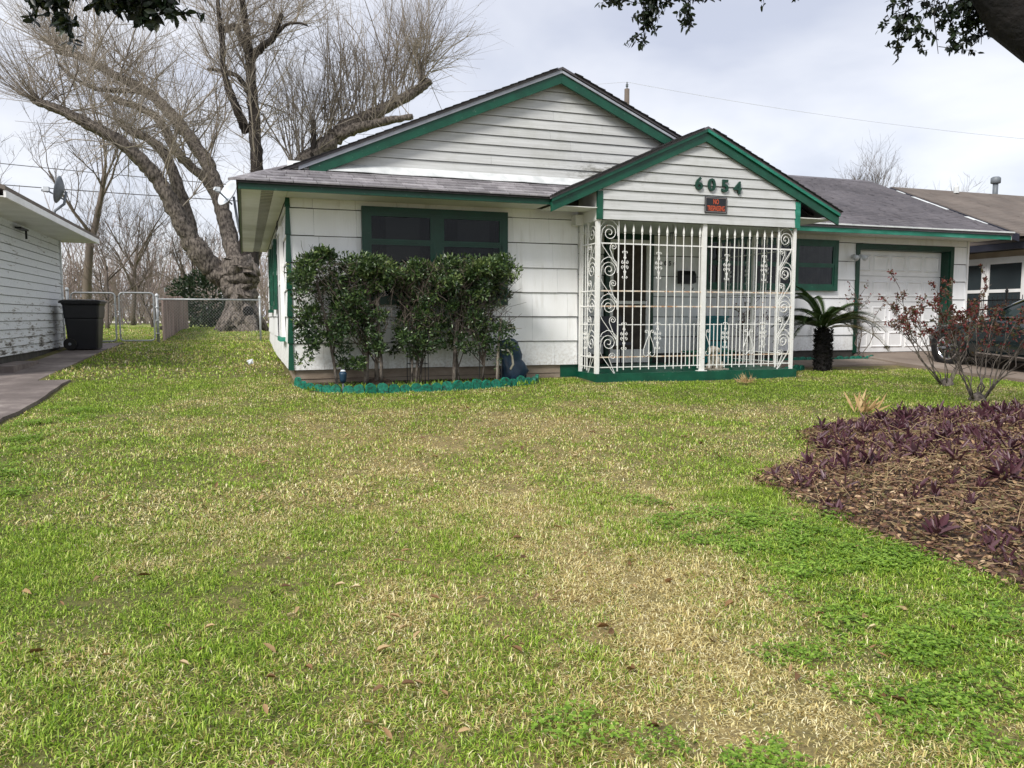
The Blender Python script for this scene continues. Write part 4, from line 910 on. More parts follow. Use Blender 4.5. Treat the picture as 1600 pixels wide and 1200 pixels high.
dish((-.10, 18.6, 2.86), [(-.03, 18.6, 2.83), (-.10, 18.6, 3.2), (-.16, 18.6, 3.72)], (-.75, -.45, .4), .33, 'white satellite dish at the left eave of the house', M['dish_white'])

# ------------------------------------------------------------------ house on the right
NRh = empty('neighbour_house', (20, 15, .2), 'tan brick house with brown roof and white window beyond garage', 'house')
MB().box(17.95, 30, 9.0, 22, 0, 2.9).build('wall', M['tan_brick'], NRh)
mb = MB(); rr = random.Random(4)
NW_Y0, NW_Y1 = 13.62, 15.9
for r_ in range(9):
    z0 = .4+r_*.26
    for (a, b) in ((12.0, NW_Y0-.1),):
        MB().box(17.925, 17.949, a, b, z0+.006, z0+.254).build('siding_board', M['tan_brick'], NRh)
def xwindow(x, y0, y1, z0, z1, n, par):
    w = MB().box(x-.08, x, y0, y1, z1-.12, z1).box(x-.08, x, y0, y1, z0, z0+.12).box(x-.08, x, y0, y0+.12, z0+.12, z1-.12).box(x-.08, x, y1-.12, y1, z0+.12, z1-.12); cw = (y1-y0-.24-(n-1)*.12)/n
    for i in range(1, n): a = y0+.12+i*cw+(i-1)*.12; w.box(x-.075, x, a, a+.12, z0+.12, z1-.12)
    wo = w.build('window', M['white_paint'], par)
    for i in range(n):
        a = y0+.12+i*(cw+.12); zm = (z0+z1)/2
        for q0, q1 in ((z0+.12, zm), (zm, z1-.12)):
            MB().box(x-.055, x-.02, a, a+cw, q0, q0+.04).box(x-.055, x-.02, a, a+cw, q1-.04, q1).box(x-.055, x-.02, a, a+.05, q0+.04, q1-.04).box(x-.055, x-.02, a+cw-.05, a+cw, q0+.04, q1-.04).build('sash', M['white_paint'], wo)
            MB().box(x-.035, x-.025, a+.05, a+cw-.05, q0+.04, q1-.04).build('pane', M['pane_blind'], wo)
xwindow(17.94, NW_Y0, NW_Y1, .85, 2.52, 2, NRh)
# skirt roof above the side wall and main roof with its ridge parallel to the street
MB().slab([(17.45, 8.6, 2.83), (17.45, 17.0, 2.83), (19.6, 17.0, 3.75), (19.6, 8.6, 3.75)], (0, 0, .05)).build('side_roof_slope', M['roof_brown'], NRh)
MB().box(17.43, 17.47, 8.6, 17.0, 2.66, 2.82).build('fascia', M['navy_paint'], NRh)
MB().box(17.471, 17.94, 8.65, 16.95, 2.67, 2.69).build('soffit', M['navy_paint'], NRh)
NRY, NRZ = 17.2, 4.60
MB().slab([(17.15, 13.3, NRZ-.43*3.9), (32, 13.3, NRZ-.43*3.9), (32, NRY, NRZ), (17.15, NRY, NRZ)], (0, 0, .05)).build('main_roof_slope', M['roof_brown'], NRh)
MB().slab([(17.15, NRY+.002, NRZ), (32, NRY+.002, NRZ), (32, 21.5, NRZ-.43*4.3), (17.15, 21.5, NRZ-.43*4.3)], (0, 0, .05)).build('main_roof_slope', M['roof_brown'], NRh)
MB().slab([(17.12, 13.3, NRZ-.43*3.9-.13), (17.12, NRY, NRZ-.13), (17.12, NRY, NRZ+.04), (17.12, 13.3, NRZ-.43*3.9+.04)], (-.03, 0, 0)).build('rake_board', M['navy_paint'], NRh)
V = []; F = []; b = 0
for k in range(27):
    ya = 13.3+k*.145; z0 = NRZ-.43*(NRY-ya)+.05; x = 17.15
    while x < 26:
        l = rr.uniform(.006, .016); x1 = x+.9; V += [(x, ya, z0), (x1-.006, ya, z0), (x, ya, z0+l), (x1-.006, ya, z0+l), (x, ya+.15, z0+.0645), (x1-.006, ya+.15, z0+.0645)]; F += [(b, b+1, b+3, b+2), (b+2, b+3, b+5, b+4)]; b += 6; x += .9
o = np_mesh('roof_shingles', V, F, M['roof_brown'], NRh); o['kind'] = 'stuff'
MB().tube([(21.3, 17.4, 4.4), (21.3, 17.4, 5.0)], .075, 10).lathe([(.11, 5.0), (.14, 5.02), (.14, 5.16), (.09, 5.2)], (21.3, 17.4, 0), 10).build('vent_pipe', M['dish_grey'], NRh, True)
MB().lathe([(.07, 4.6), (.07, 4.78), (.03, 4.82)], (19.2, 16.9, -.06), 8).build('roof_vent', M['flashing'], NRh)
IF = empty('iron_fence', (17.0, 13.5, .1), 'black iron picket fence in front of the right neighbouring window', 'fence')
for z in (1.42, 1.2, .45): MB().box(16.99, 17.02, 11.2, 15.6, z, z+.03).build('rail', M['black'], IF)
y = 11.3
while y < 15.5: MB().tube([(17.005, y, .1), (17.005, y, 1.55)], .009, 5).build('picket', M['black'], IF); y += .125
for y in (13.45, 15.45): MB().tube([(17.005, y, .05), (17.005, y, 1.62)], .025, 8).lathe([(.03, 1.62), (.04, 1.65), (.02, 1.69), (.003, 1.76)], (17.005, y, 0), 8).build('post', M['black'], IF)

# ------------------------------------------------------------------ parked car (facing the garage)
CX, CYc = 14.15, 9.95
CR = empty('parked_car', (CX, CYc, dz(9.95)), 'dark green black sedan parked on the driveway behind the rose bushes', 'car')
tilt = (dz(11.5)-dz(8.4))/3.1
def cp(x, y, z): return (CX+x, CYc+y, dz(9.95)+z+tilt*y)
secs = [(2.40, .62, .30, .60), (2.34, .74, .22, .68), (2.15, .82, .18, .74), (1.75, .88, .17, .82), (1.2, .90, .17, .90), (.85, .905, .17, .955), (.0, .91, .17, .985), (-1.0, .91, .17, .995), (-1.7, .90, .17, 1.0), (-2.15, .86, .2, .99), (-2.35, .80, .28, .90), (-2.42, .7, .4, .7)]
rings = []
for y, hw, zb, zt in secs:
    half = [(hw*.80, zb), (hw*.97, zb+.10), (hw, zb+.30), (hw*1.005, zb+(zt-zb)*.62), (hw*.965, zt-.07), (hw*.86, zt-.005), (hw*.5, zt+.025)]
    rings.append([cp(x, y, z) for x, z in half]+[cp(-x, y, z) for x, z in half[::-1]])
loft(rings, 'body', M['car_paint'], CR, True)
gs = [(.95, .80, .94, .80, .95), (.62, .82, .94, .74, 1.20), (.22, .82, .95, .66, 1.405), (-.35, .82, .97, .64, 1.445), (-1.05, .82, .98, .64, 1.41), (-1.5, .80, .99, .67, 1.24), (-1.95, .76, .99, .74, 1.02)]
rings = []
for y, w0, z0, w1, z1 in gs:
    half = [(w0, z0-.05), (w0, z0), (w1, max(z1-.03, z0+.003)), (w1*.85, z1+.002)]
    rings.append([cp(x, y, z) for x, z in half]+[cp(-x, y, z) for x, z in half[::-1]])
loft(rings, 'cabin', M['car_paint'], CR)
def quad_plate(pts, off, name, m): MB().slab([cp(*p) for p in pts], off).build(name, m, CR)
for s in (-1, 1):
    e = s*.012
    quad_plate([(s*.822, .66, .99), (s*.822, -.28, 1.0), (s*.672, -.28, 1.37), (s*.685, .22, 1.34)], (e, 0, 0), 'side_window', M['car_glass'])
    quad_plate([(s*.822, -.36, 1.0), (s*.815, -1.42, 1.02), (s*.69, -1.20, 1.31), (s*.672, -.36, 1.37)], (e, 0, 0), 'side_window', M['car_glass'])
    P = [cp(s*.835, .74, .985), cp(s*.835, -.4, 1.0), cp(s*.83, -1.55, 1.01)]; MB().tube(P, .014, 5).build('window_trim', M['chrome'], CR)
    P = [cp(s*.80, .90, 1.0), cp(s*.735, .55, 1.22), cp(s*.685, .20, 1.385), cp(s*.66, -.35, 1.43), cp(s*.665, -1.05, 1.395), cp(s*.72, -1.5, 1.22)]; MB().tube(P, .017, 6).build('roof_trim', M['chrome'], CR)
    MB().hexa([cp(s*.90, .55, 1.0), cp(s*1.06, .55, 1.0), cp(s*1.06, .68, 1.0), cp(s*.90, .68, 1.0), cp(s*.90, .55, 1.13), cp(s*1.07, .55, 1.14), cp(s*1.05, .70, 1.12), cp(s*.90, .70, 1.10)]).build('door_mirror', M['car_paint'], CR)
    for yy in (-.15, -1.15): MB().tube([cp(s*.905, yy, .82), cp(s*.935, yy-.04, .83), cp(s*.935, yy-.18, .83), cp(s*.905, yy-.22, .82)], .014, 6).build('door_handle', M['chrome'], CR)
    for yy in (.72, -.32, -1.40): quad_plate([(s*.914, yy, .30), (s*.914, yy+.008, .30), (s*.912, yy+.008, .88), (s*.912, yy, .88)], (s*.003, 0, 0), 'door_gap', M['black'])
    MB().tube([cp(s*.905, 1.05, .30), cp(s*.918, 0, .28), cp(s*.905, -1.1, .30)], .02, 5).build('sill_trim', M['chrome'], CR)
    MB().hexa([cp(s*.55, 2.36, .56), cp(s*.80, 2.10, .58), cp(s*.84, 1.95, .62), cp(s*.6, 2.2, .6), cp(s*.55, 2.32, .68), cp(s*.80, 2.10, .72), cp(s*.82, 1.9, .76), cp(s*.6, 2.15, .74)]).build('headlight', M['chrome'], CR)
    for yy in (1.72, -1.45):
        c = Vector(cp(s*.80, yy, .335)); s_ = 1 if s > 0 else -1
        MB().lathe([(.40, 0), (.40, s_*.112)], (c.x, c.y, c.z+.02), 26, 'x').build('wheel_arch', M['black'], CR)
        w = MB().lathe([(.22, -.08*s_), (.31, -.09*s_), (.335, -.03*s_), (.335, .09*s_), (.315, .128*s_), (.235, .122*s_), (.23, .03*s_)], (c.x, c.y, c.z), 26, 'x').build('wheel', M['tyre'], CR, True)
        rim = MB().lathe([(.235, .10*s_), (.24, .124*s_), (.22, .132*s_), (.205, .115*s_), (.20, .07*s_), (.05, .08*s_), (.03, .09*s_)], (c.x, c.y, c.z), 26, 'x')
        for k in range(7):
            a = 2*math.pi*k/7; d = Vector((0, math.cos(a), math.sin(a))); n_ = Vector((0, -math.sin(a), math.cos(a))); p0 = c+d*.04; p1 = c+d*.215; ox = Vector((s_*.115, 0, 0)); oi = Vector((s_*.09, 0, 0))
            rim.hexa([tuple(p0-n_*.03+oi), tuple(p1-n_*.02+oi), tuple(p1+n_*.02+oi), tuple(p0+n_*.03+oi), tuple(p0-n_*.025+ox), tuple(p1-n_*.015+ox), tuple(p1+n_*.015+ox), tuple(p0+n_*.025+ox)])
        rim.build('rim', M['chrome'], w)
quad_plate([(-.72, .98, .965), (.72, .98, .965), (.60, .26, 1.385), (-.60, .26, 1.385)], (0, .02, .014), 'windscreen', M['car_glass'])
quad_plate([(-.68, -1.92, 1.03), (.68, -1.92, 1.03), (.58, -1.14, 1.395), (-.58, -1.14, 1.395)], (0, -.02, .014), 'rear_window', M['car_glass'])
MB().hexa([cp(-.45, 2.37, .42), cp(.45, 2.37, .42), cp(.45, 2.30, .42), cp(-.45, 2.30, .42), cp(-.42, 2.40, .62), cp(.42, 2.40, .62), cp(.42, 2.3, .62), cp(-.42, 2.3, .62)]).build('radiator_grille', M['chrome'], CR)

# ------------------------------------------------------------------ power lines
UP = empty('utility_pole', (19.13, 37, .62), 'wooden utility pole rising behind the roof ridge', 'pole')
MB().tube([(19.13, 37, .4), (19.13, 37, 12.85)], [.17, .13], 10).build('shaft', M['pole_wood'], UP, True)
MB().tube([(19.13, 37, 12.8), (19.13, 37, 13.2)], .035, 6).lathe([(.05, 12.95), (.08, 12.98), (.05, 13.02), (.08, 13.06), (.05, 13.1)], (19.13, 37, 0), 8).build('insulator', M['dish_grey'], UP)
def wire(p, q, sag, r, m, label, n=24):
    P = [(Vector(p)+(Vector(q)-Vector(p))*t_)-Vector((0, 0, 4*sag*t_*(1-t_))) for t_ in np.linspace(0, 1, n)]
    o = MB().tube(P, r, 4).build('power_line', m); tag(o, label, 'cable', 'overhead cables')
wire((19.13, 37, 13.2), (47, 27, 9.6), .5, .010, M['wire_far'], 'thin cable descending from pole to the right sky')
wire((-18, 50, 12.9), (19.13, 37, 13.2), .6, .009, M['wire_far'], 'thin cable running left from the pole top behind the gable')
wire((-14, 48.2, 9.25), (12, 38.8, 6.9), .15, .025, M['wire'], 'upper dark cable crossing the bare tree at left')
wire((-14, 48.2, 8.1), (12, 38.8, 6.35), .12, .03, M['wire'], 'lower dark cable above the neighbouring roof')
# ---- the big pollarded tree behind the house: limb centre lines and radii
LIMBS= {'trunk': [(-0.11, 27.07, 0.51, 0.679), (-0.12, 27.1, 0.77, 0.573), (-0.12, 27.16, 1.36, 0.53), (-0.15, 27.22, 1.99, 0.541), (-0.17, 27.28, 2.52, 0.573), (-0.16, 27.32, 2.94, 0.488)], 'A': [(-0.31, 27.28, 2.03, 0.361), (-0.77, 27.48, 2.46, 0.361), (-1.3, 27.4, 3.07, 0.335), (-1.72, 27.3, 3.78, 0.29), (-2.11, 27.19, 4.65, 0.256), (-2.54, 27.1, 5.43, 0.232), (-3.02, 27.0, 6.01, 0.21), (-3.62, 26.93, 6.5, 0.187), (-4.46, 26.84, 6.93, 0.165), (-5.05, 26.85, 7.22, 0.144), (-5.72, 26.89, 7.44, 0.114)], 'B': [(-0.13, 27.59, 2.54, 0.322), (-0.5, 28.18, 4.13, 0.261), (-0.76, 28.59, 5.29, 0.241), (-1.09, 29.01, 6.29, 0.231), (-1.64, 29.5, 7.24, 0.211), (-2.35, 30.05, 8.24, 0.19), (-3.12, 30.49, 8.98, 0.168), (-4.18, 31.02, 9.57, 0.147), (-5.14, 31.51, 10.17, 0.124), (-5.97, 31.93, 10.43, 0.114)], 'B2': [(-1.61, 28.42, 3.69, 0.216), (-1.96, 28.47, 5.21, 0.204), (-2.29, 28.57, 6.26, 0.171), (-2.7, 28.55, 6.81, 0.149), (-3.39, 28.82, 7.17, 0.127), (-3.68, 28.95, 7.44, 0.117)], 'B3': [(-0.55, 28.52, 4.21, 0.198), (-0.98, 29.33, 5.61, 0.179), (-1.62, 30.05, 6.31, 0.159), (-2.16, 30.5, 6.97, 0.172), (-2.9, 31.09, 8.27, 0.138), (-4.55, 31.94, 9.02, 0.104)], 'B4': [(-3.12, 30.49, 8.98, 0.101), (-3.82, 30.4, 8.85, 0.089), (-4.61, 30.36, 8.85, 0.077), (-5.26, 30.29, 9.11, 0.065), (-5.7, 30.37, 9.55, 0.054)], 'D': [(0.07, 27.73, 2.48, 0.389), (0.28, 28.0, 3.97, 0.305), (0.44, 28.18, 5.29, 0.241), (0.53, 28.35, 6.4, 0.209), (0.49, 28.6, 7.74, 0.198), (0.44, 28.72, 8.84, 0.176), (0.42, 28.8, 9.72, 0.176), (0.35, 28.92, 10.7, 0.121), (0.23, 29.07, 11.91, 0.099), (0.17, 29.23, 13.45, 0.066)], 'D2': [(0.47, 28.81, 9.93, 0.143), (0.83, 28.5, 10.26, 0.12), (1.14, 28.2, 10.41, 0.109), (1.29, 28.07, 10.74, 0.087), (1.46, 27.94, 11.19, 0.075)], 'D2b': [(1.14, 28.2, 10.41, 0.076), (1.55, 27.88, 10.81, 0.054), (1.94, 27.53, 10.82, 0.043), (2.23, 27.2, 10.66, 0.032)], 'D3': [(0.37, 28.86, 10.15, 0.154), (0.12, 29.22, 10.78, 0.133), (-0.02, 29.4, 11.1, 0.123), (-0.4, 29.64, 11.05, 0.101), (-0.54, 29.72, 11.41, 0.09)], 'D4': [(0.25, 28.65, 7.41, 0.165), (-0.02, 28.37, 7.96, 0.141), (-0.28, 28.31, 8.66, 0.129), (-0.43, 28.31, 9.27, 0.097), (-0.46, 28.31, 10.31, 0.086), (-0.56, 28.24, 11.5, 0.064), (-0.72, 28.42, 12.77, 0.042)], 'D5': [(0.33, 28.74, 8.73, 0.088), (0.01, 28.9, 9.28, 0.077), (-0.65, 29.37, 9.56, 0.067), (-0.97, 29.6, 9.64, 0.056)], 'E': [(0.25, 28.25, 3.13, 0.287), (0.68, 28.86, 4.41, 0.271), (1.38, 29.38, 5.79, 0.277), (2.31, 29.57, 6.75, 0.292), (3.15, 29.78, 7.49, 0.308), (3.87, 29.8, 8.15, 0.275), (4.7, 29.77, 8.58, 0.228), (5.54, 29.73, 9.05, 0.206), (6.38, 29.6, 9.58, 0.17), (6.83, 29.58, 9.9, 0.134)], 'E2': [(3.38, 29.72, 7.72, 0.237), (4.17, 29.47, 8.01, 0.19), (5.04, 28.98, 8.19, 0.153), (6.0, 28.44, 8.33, 0.094)], 'E3': [(6.69, 29.62, 9.83, 0.122), (6.58, 29.7, 10.27, 0.098), (6.5, 29.75, 10.58, 0.122)], 'F': [(2.25, 29.52, 5.93, 0.164), (2.49, 29.43, 6.96, 0.105), (2.56, 29.49, 7.89, 0.105), (2.52, 29.52, 8.12, 0.116)]}
_vg = [np.random.default_rng(900+i).random((128, 128)) for i in range(4)]
def vnoise(x, y, cell, k=0):
    """smooth value noise over the ground"""
    u, w = np.asarray(x)/cell+40, np.asarray(y)/cell+40; i, j = np.floor(u).astype(int), np.floor(w).astype(int); a, b = u-i, w-j; a = a*a*(3-2*a); b = b*b*(3-2*b); G_ = _vg[k]
    f_ = lambda p, q: G_[p % 128, q % 128]
    return (f_(i, j)*(1-a)+f_(i+1, j)*a)*(1-b)+(f_(i, j+1)*(1-a)+f_(i+1, j+1)*a)*b
def smooth_path(pts, k=3):
    """Catmull-Rom through (x,y,z,r)"""
    P = np.array(pts); P = np.vstack([2*P[0]-P[1], P, 2*P[-1]-P[-2]]); out = []
    for i in range(1, len(P)-2):
        for t_ in np.linspace(0, 1, k, endpoint=False):
            a, b, c, d = P[i-1], P[i], P[i+1], P[i+2]
            out.append(.5*((2*b)+(-a+c)*t_+(2*a-5*b+4*c-d)*t_*t_+(-a+3*b-3*c+d)*t_**3))
    out.append(P[-2]); return np.array(out)
BT = empty('bare_tree', (-.1, 27.1, .58), 'massive bare pollarded tree with thick leaning limbs behind the house', 'tree')
paths = {}
for k, v in LIMBS.items():
    S_ = smooth_path(v, 7); n = len(S_); jit = nr.normal(size=(n, 3))*S_[:, 3:4]*.05; jit[0] = 0; S_[:, :3] += jit; S_[:, 3] *= 1+nr.normal(size=n)*.03
    paths[k] = S_
    mb = MB().tube([tuple(p[:3]) for p in S_], [max(.01, p[3]) for p in S_], 14 if k in ('trunk', 'A', 'D', 'E', 'B') else 9)
    if k == 'trunk':       # root flares
        for a in range(5):
            an = a*1.3; d = Vector((math.cos(an), math.sin(an), 0)); c = Vector((-.11, 27.07, .55))
            mb.tube([c+d*.25+Vector((0, 0, .9)), c+d*.55+Vector((0, 0, .35)), c+d*.8+Vector((0, 0, .02)), c+d*1.0-Vector((0, 0, .12))], [.2, .18, .12, .05], 8)
    if k in ('E', 'A', 'B'):   # knuckles where it was cut
        e = S_[-1]; mb.lathe([(e[3]*.6, -.1), (e[3]*1.25, 0), (e[3]*1.15, .12), (e[3]*.5, .2)], tuple(e[:3]), 9)
    from mathutils import noise as mnoise
    wv = []      # gnarled surface
    for p in mb.v:
        q = Vector(p); i_ = int(np.argmin(((S_[:, :3]-np.array(p))**2).sum(1))); c_ = Vector(S_[i_, :3]); r_ = S_[i_, 3]; wv.append(tuple(q+(q-c_)*(.30*mnoise.noise(q*(1.1/max(r_, .08)))+.12*mnoise.noise(q*(3.0/max(r_, .08))))))
    mb.v = wv
    mb.build('trunk' if k == 'trunk' else 'limb', M['bark'] if k in ('trunk', 'A', 'B', 'B2', 'B3', 'E', 'E2', 'E3') else M['bark_dark'], BT, True)
MB().lathe([(.02, 0), (.13, -.01), (.17, .02), (.14, .08)], (.10, 26.46, 1.22), 14, 'y').build('knot_hole', M['bark_black'], BT, True)
def shoots_from(path, n, length, upb, spread, rmax, droop=0, lo=0., hi=1., lean=(0, 0)):
    idx = nr.uniform(lo, hi, n)*(len(path)-1); i0 = np.clip(idx.astype(int), 0, len(path)-2); fr = (idx-i0)[:, None]
    base = path[i0, :3]*(1-fr)+path[i0+1, :3]*fr
    d = nr.normal(size=(n, 3))*spread; d[:, 2] = np.abs(d[:, 2])*.6+upb; d[:, 0] += lean[0]; d[:, 1] += lean[1]
    d /= np.linalg.norm(d, axis=1, keepdims=True); L = length*nr.uniform(.35, 1.0, n)**.8; K = 6
    P = np.empty((n, K, 3)); P[:, 0] = base; cur = d.copy()
    for k in range(1, K):
        cur = cur+nr.normal(size=(n, 3))*.15; cur[:, 2] += .10*(1 if not droop else 0)-droop*k*.22
        cur /= np.linalg.norm(cur, axis=1, keepdims=True); P[:, k] = P[:, k-1]+cur*(L/(K-1))[:, None]
    R_ = rmax*nr.uniform(.5, 1, n)[:, None]*np.linspace(1, .22, K)[None]
    return P, R_
def sub_shoots(P, R_, m, ln, ang=.55):
    N_, K, _ = P.shape; sel = nr.integers(0, N_, m); kk = nr.integers(1, K-1, m); b = P[sel, kk]; t_ = P[sel, kk+1]-P[sel, kk-1]; t_ /= np.linalg.norm(t_, axis=1, keepdims=True)+1e-9
    d = t_+nr.normal(size=(m, 3))*ang; d /= np.linalg.norm(d, axis=1, keepdims=True); L = ln*nr.uniform(.3, 1, m); Q = np.empty((m, 4, 3)); Q[:, 0] = b
    for k in range(1, 4): d = d+nr.normal(size=(m, 3))*.1+np.array([0, 0, .05]); d /= np.linalg.norm(d, axis=1, keepdims=True); Q[:, k] = Q[:, k-1]+d*(L/3)[:, None]
    r0 = np.maximum(R_[sel, kk]*.6, .0035)[:, None]*np.linspace(1, .4, 4)[None]; return Q, r0
VV, FF, off = [], [], 0
def collect(P, R_):
    global off
    v, f_ = twigs(P, R_); VV.append(v); FF.append(f_+off); off += len(v)
spec = [(k_, int(n_*(1.25 if k_ == 'E' else .85)), l_*(1.3 if k_ == 'E' else 1.15), u_*(1.2 if k_ == 'E' else .85), s_*(.95 if k_ == 'E' else 1.25), r__, d_, a__, b__) for k_, n_, l_, u_, s_, r__, d_, a__, b__ in [('E', 300, 4.2, 1.7, .36, .022, 0, .25, 1), ('E2', 70, 3.2, 1.7, .35, .018, 0, 0, 1), ('E3', 130, 2.8, .8, .75, .014, 0, .5, 1), ('A', 120, 3.6, 1.3, .6, .022, 0, .35, 1), ('A', 60, 3.4, .5, .8, .016, .5, .6, .9),
        ('B', 170, 4.2, 1.4, .6, .022, 0, .3, 1), ('B', 70, 3.2, .3, .9, .015, .5, .5, 1), ('B2', 80, 3.6, 1.1, .7, .018, 0, .4, 1), ('B2', 90, 3.4, .2, .8, .014, .7, .7, 1), ('B3', 110, 4.2, 1.4, .6, .02, 0, .3, 1), ('B4', 90, 3.6, 1.3, .6, .016, 0, .2, 1),
        ('D', 200, 3.6, 1.0, .8, .018, 0, .25, .95), ('D2', 90, 3.0, 1.0, .8, .015, 0, .3, 1), ('D2b', 70, 2.8, .9, .8, .012, 0, .2, 1), ('D3', 90, 3.2, 1.1, .8, .014, 0, .4, 1), ('D4', 120, 3.0, 1.1, .7, .014, 0, .2, 1), ('D5', 60, 2.8, 1.2, .7, .012, 0, .3, 1), ('F', 90, 3.0, 1.6, .5, .015, 0, .4, 1), ('D', 70, 2.6, .2, .8, .012, .5, .2, .6)]]
for k, n, ln, up, sp, r_, dr_, lo, hi in spec:
    lean = (-.25, 0) if k in ('A', 'B', 'B4') else ((.12, 0) if k.startswith('E') else (0, 0))
    r_ = r_*.46
    # stepped branching: limb > medium branch > branchlet > twig, with only some shoots straight off the limb
    Pm, Rm = shoots_from(paths[k], max(8, n//6), ln*1.05, up*.75, sp*1.45, r_*4.2, dr_, lo, hi, lean); collect(Pm, Rm)
    P, R_ = shoots_from(paths[k], int(n*.42), ln*.9, up, sp*1.1, r_, dr_, lo, hi, lean); collect(P, R_)
    Q1, R1 = sub_shoots(Pm, Rm, int(n*1.5), 2.2, .55); R1 = np.minimum(R1, .012); collect(Q1, R1)
    Q, R2 = sub_shoots(Q1, R1, int(n*2.6), 1.2, .6); collect(Q, R2)
    Q, R2 = sub_shoots(P, R_, int(n*1.0), 1.2); collect(Q, R2)
P, R_ = shoots_from(paths['A'][-3:], 90, 3.4, .5, .8, .014, 0, 0, 1, (-.7, 0)); collect(P, R_); Q, R2 = sub_shoots(P, R_, 200, 1.0); collect(Q, R2)
P, R_ = shoots_from(paths['B'][-4:], 120, 3.6, .6, .8, .014, 0, 0, 1, (-.7, 0)); collect(P, R_); Q, R2 = sub_shoots(P, R_, 260, 1.0); collect(Q, R2)
np_mesh('crown', np.concatenate(VV), np.concatenate(FF), M['shoot'], BT)

# ------------------------------------------------------------------ other bare trees
def bare_tree_mesh(h, seed, levels=4, r0=.16, spread=.55, up=.25):
    rg = random.Random(seed); big = []; tw = []
    def grow(p, d, L, r, lv):
        k = 5; P = [p.copy()]; R_ = [r]
        for i in range(k):
            d = (d+Vector((rg.gauss(0, .13), rg.gauss(0, .13), rg.gauss(0, .06)+.04))).normalized(); p = p+d*L/k; P.append(p.copy()); R_.append(r*(1-.5*(i+1)/k))
        (big if lv < 2 else tw).append((P, R_))
        if lv >= levels: return
        n = rg.randint(4, 6) if lv < 3 else rg.randint(3, 5)
        for i in range(n):
            t_ = rg.uniform(.3, 1) if lv else rg.uniform(.4, 1); j = min(k-1, int(t_*k)); q = P[j]+(P[j+1]-P[j])*(t_*k-j)
            nd = (d+Vector((rg.gauss(0, spread), rg.gauss(0, spread), rg.gauss(up, .3)))).normalized()
            grow(q, nd, L*rg.uniform(.45, .72), max(.006, R_[j]*rg.uniform(.4, .62)), lv+1)
    grow(Vector((0, 0, -.1)), Vector((rg.gauss(0, .05), rg.gauss(0, .05), 1)), h*.5, r0, 0)
    mb = MB()
    for P, R_ in big: mb.tube(P, R_, 7)
    P = np.array([[tuple(q) for q in p] for p, r_ in tw]); R_ = np.array([r_ for p, r_ in tw]); return mb, twigs(P, R_)
TREEV = []
for i, (h, sd, r0, sp_, up_) in enumerate(((9, 21, .17, .55, .25), (7.5, 22, .12, .6, .3), (11, 23, .2, .5, .3), (6, 24, .09, .7, .25))):
    mb, (tv, tf) = bare_tree_mesh(h, sd, 4, r0, sp_, up_)
    a = mk('trunk', mb.v, mb.f, M['shoot_dark'], None, True); b = np_mesh('crown', tv, tf, M['shoot_dark']); TREEV.append((a, b, ORI[a].copy(), ORI[b].copy()))
def place_tree(v, x, y, s, rz, label, group=None, mat=None):
    a, b, oa, ob = TREEV[v]; r_ = empty('bare_tree', (x, y, g(x, y)-.05), label, 'tree', group); r_.rotation_euler = (0, 0, rz); r_.scale = (s, s, s)
    for src, nm, o0 in ((a, 'trunk', oa), (b, 'crown', ob)):
        o = bpy.data.objects.new(nm, src.data); COL.objects.link(o); o.parent = r_; o.location = o0
    return r_
rr = random.Random(31)
labs = ['slender straight bare tree standing left of the big tree', 'small bare tree just beyond the gate opening', 'bare tree behind the peeling clapboard house corner', 'bare bushy tree left of the evergreen shrub', 'thin bare tree directly above the gates', 'bare tree between big trunk and board fence', 'twisted low bare tree behind the board fence', 'tall bare tree far behind the left neighbouring roof']
for i, (v, x, y, s) in enumerate(((2, -6.4, 36.4, 1.05), (3, -4.6, 30.5, .9), (1, -8.4, 35, .9), (1, -1.5, 38, .75), (0, -5.2, 42, .8), (3, -2.4, 36, .95), (3, -3.4, 33.5, .8), (0, -11.5, 40, 1.0))):
    place_tree(v, x, y, s, rr.uniform(0, 6), labs[i], 'bare trees behind the yard')
place_tree(2, 45.5, 49, 1.3, 1, 'large bare tree far behind the garage roof', 'far bare trees at right'); place_tree(2, 48.6, 48, 1.3, 3.1, 'second bare tree far behind the garage roof, centre of three', 'far bare trees at right'); place_tree(0, 52, 47, 1.3, 2.2, 'bare tree far behind the right neighbouring roof', 'far bare trees at right')
for a, b, oa, ob in TREEV: bpy.data.objects.remove(a); bpy.data.objects.remove(b)
# far wood: a band of trunks and twigs
VV, FF, off = [], [], 0
n = 520; bx = nr.uniform(-75, 95, n); by = nr.uniform(78, 120, n); P = np.zeros((n, 5, 3)); P[:, 0] = np.stack([bx, by, np.full(n, .5)], 1); hh = nr.uniform(5, 10.5, n)
for k in range(1, 5): P[:, k] = P[:, k-1]+np.stack([nr.normal(size=n)*.25, nr.normal(size=n)*.25, hh/4], 1)
R_ = nr.uniform(.07, .2, n)[:, None]*np.linspace(1, .35, 5)[None]; collect(P, R_)
for m_, ln in ((2600, 3.4), (3000, 2.2)):
    Q, R2 = sub_shoots(P, R_, m_, ln, .8); R2 = np.maximum(R2, .018); collect(Q, R2)
    P, R_ = Q, R2
n = 2600; bx = nr.uniform(-75, 95, n); by = nr.uniform(76, 110, n); P = np.zeros((n, 4, 3)); P[:, 0] = np.stack([bx, by, np.full(n, .5)], 1); d = nr.normal(size=(n, 3))*.5; d[:, 2] = 1
for k in range(1, 4): P[:, k] = P[:, k-1]+(d+nr.normal(size=(n, 3))*.25)*.55
collect(P, np.full((n, 4), .03)*np.linspace(1, .5, 4)[None])
tag(np_mesh('distant_wood', np.concatenate(VV), np.concatenate(FF), M['far_twig']), 'bare brownish wood in the far distance', 'woodland', kind='stuff')
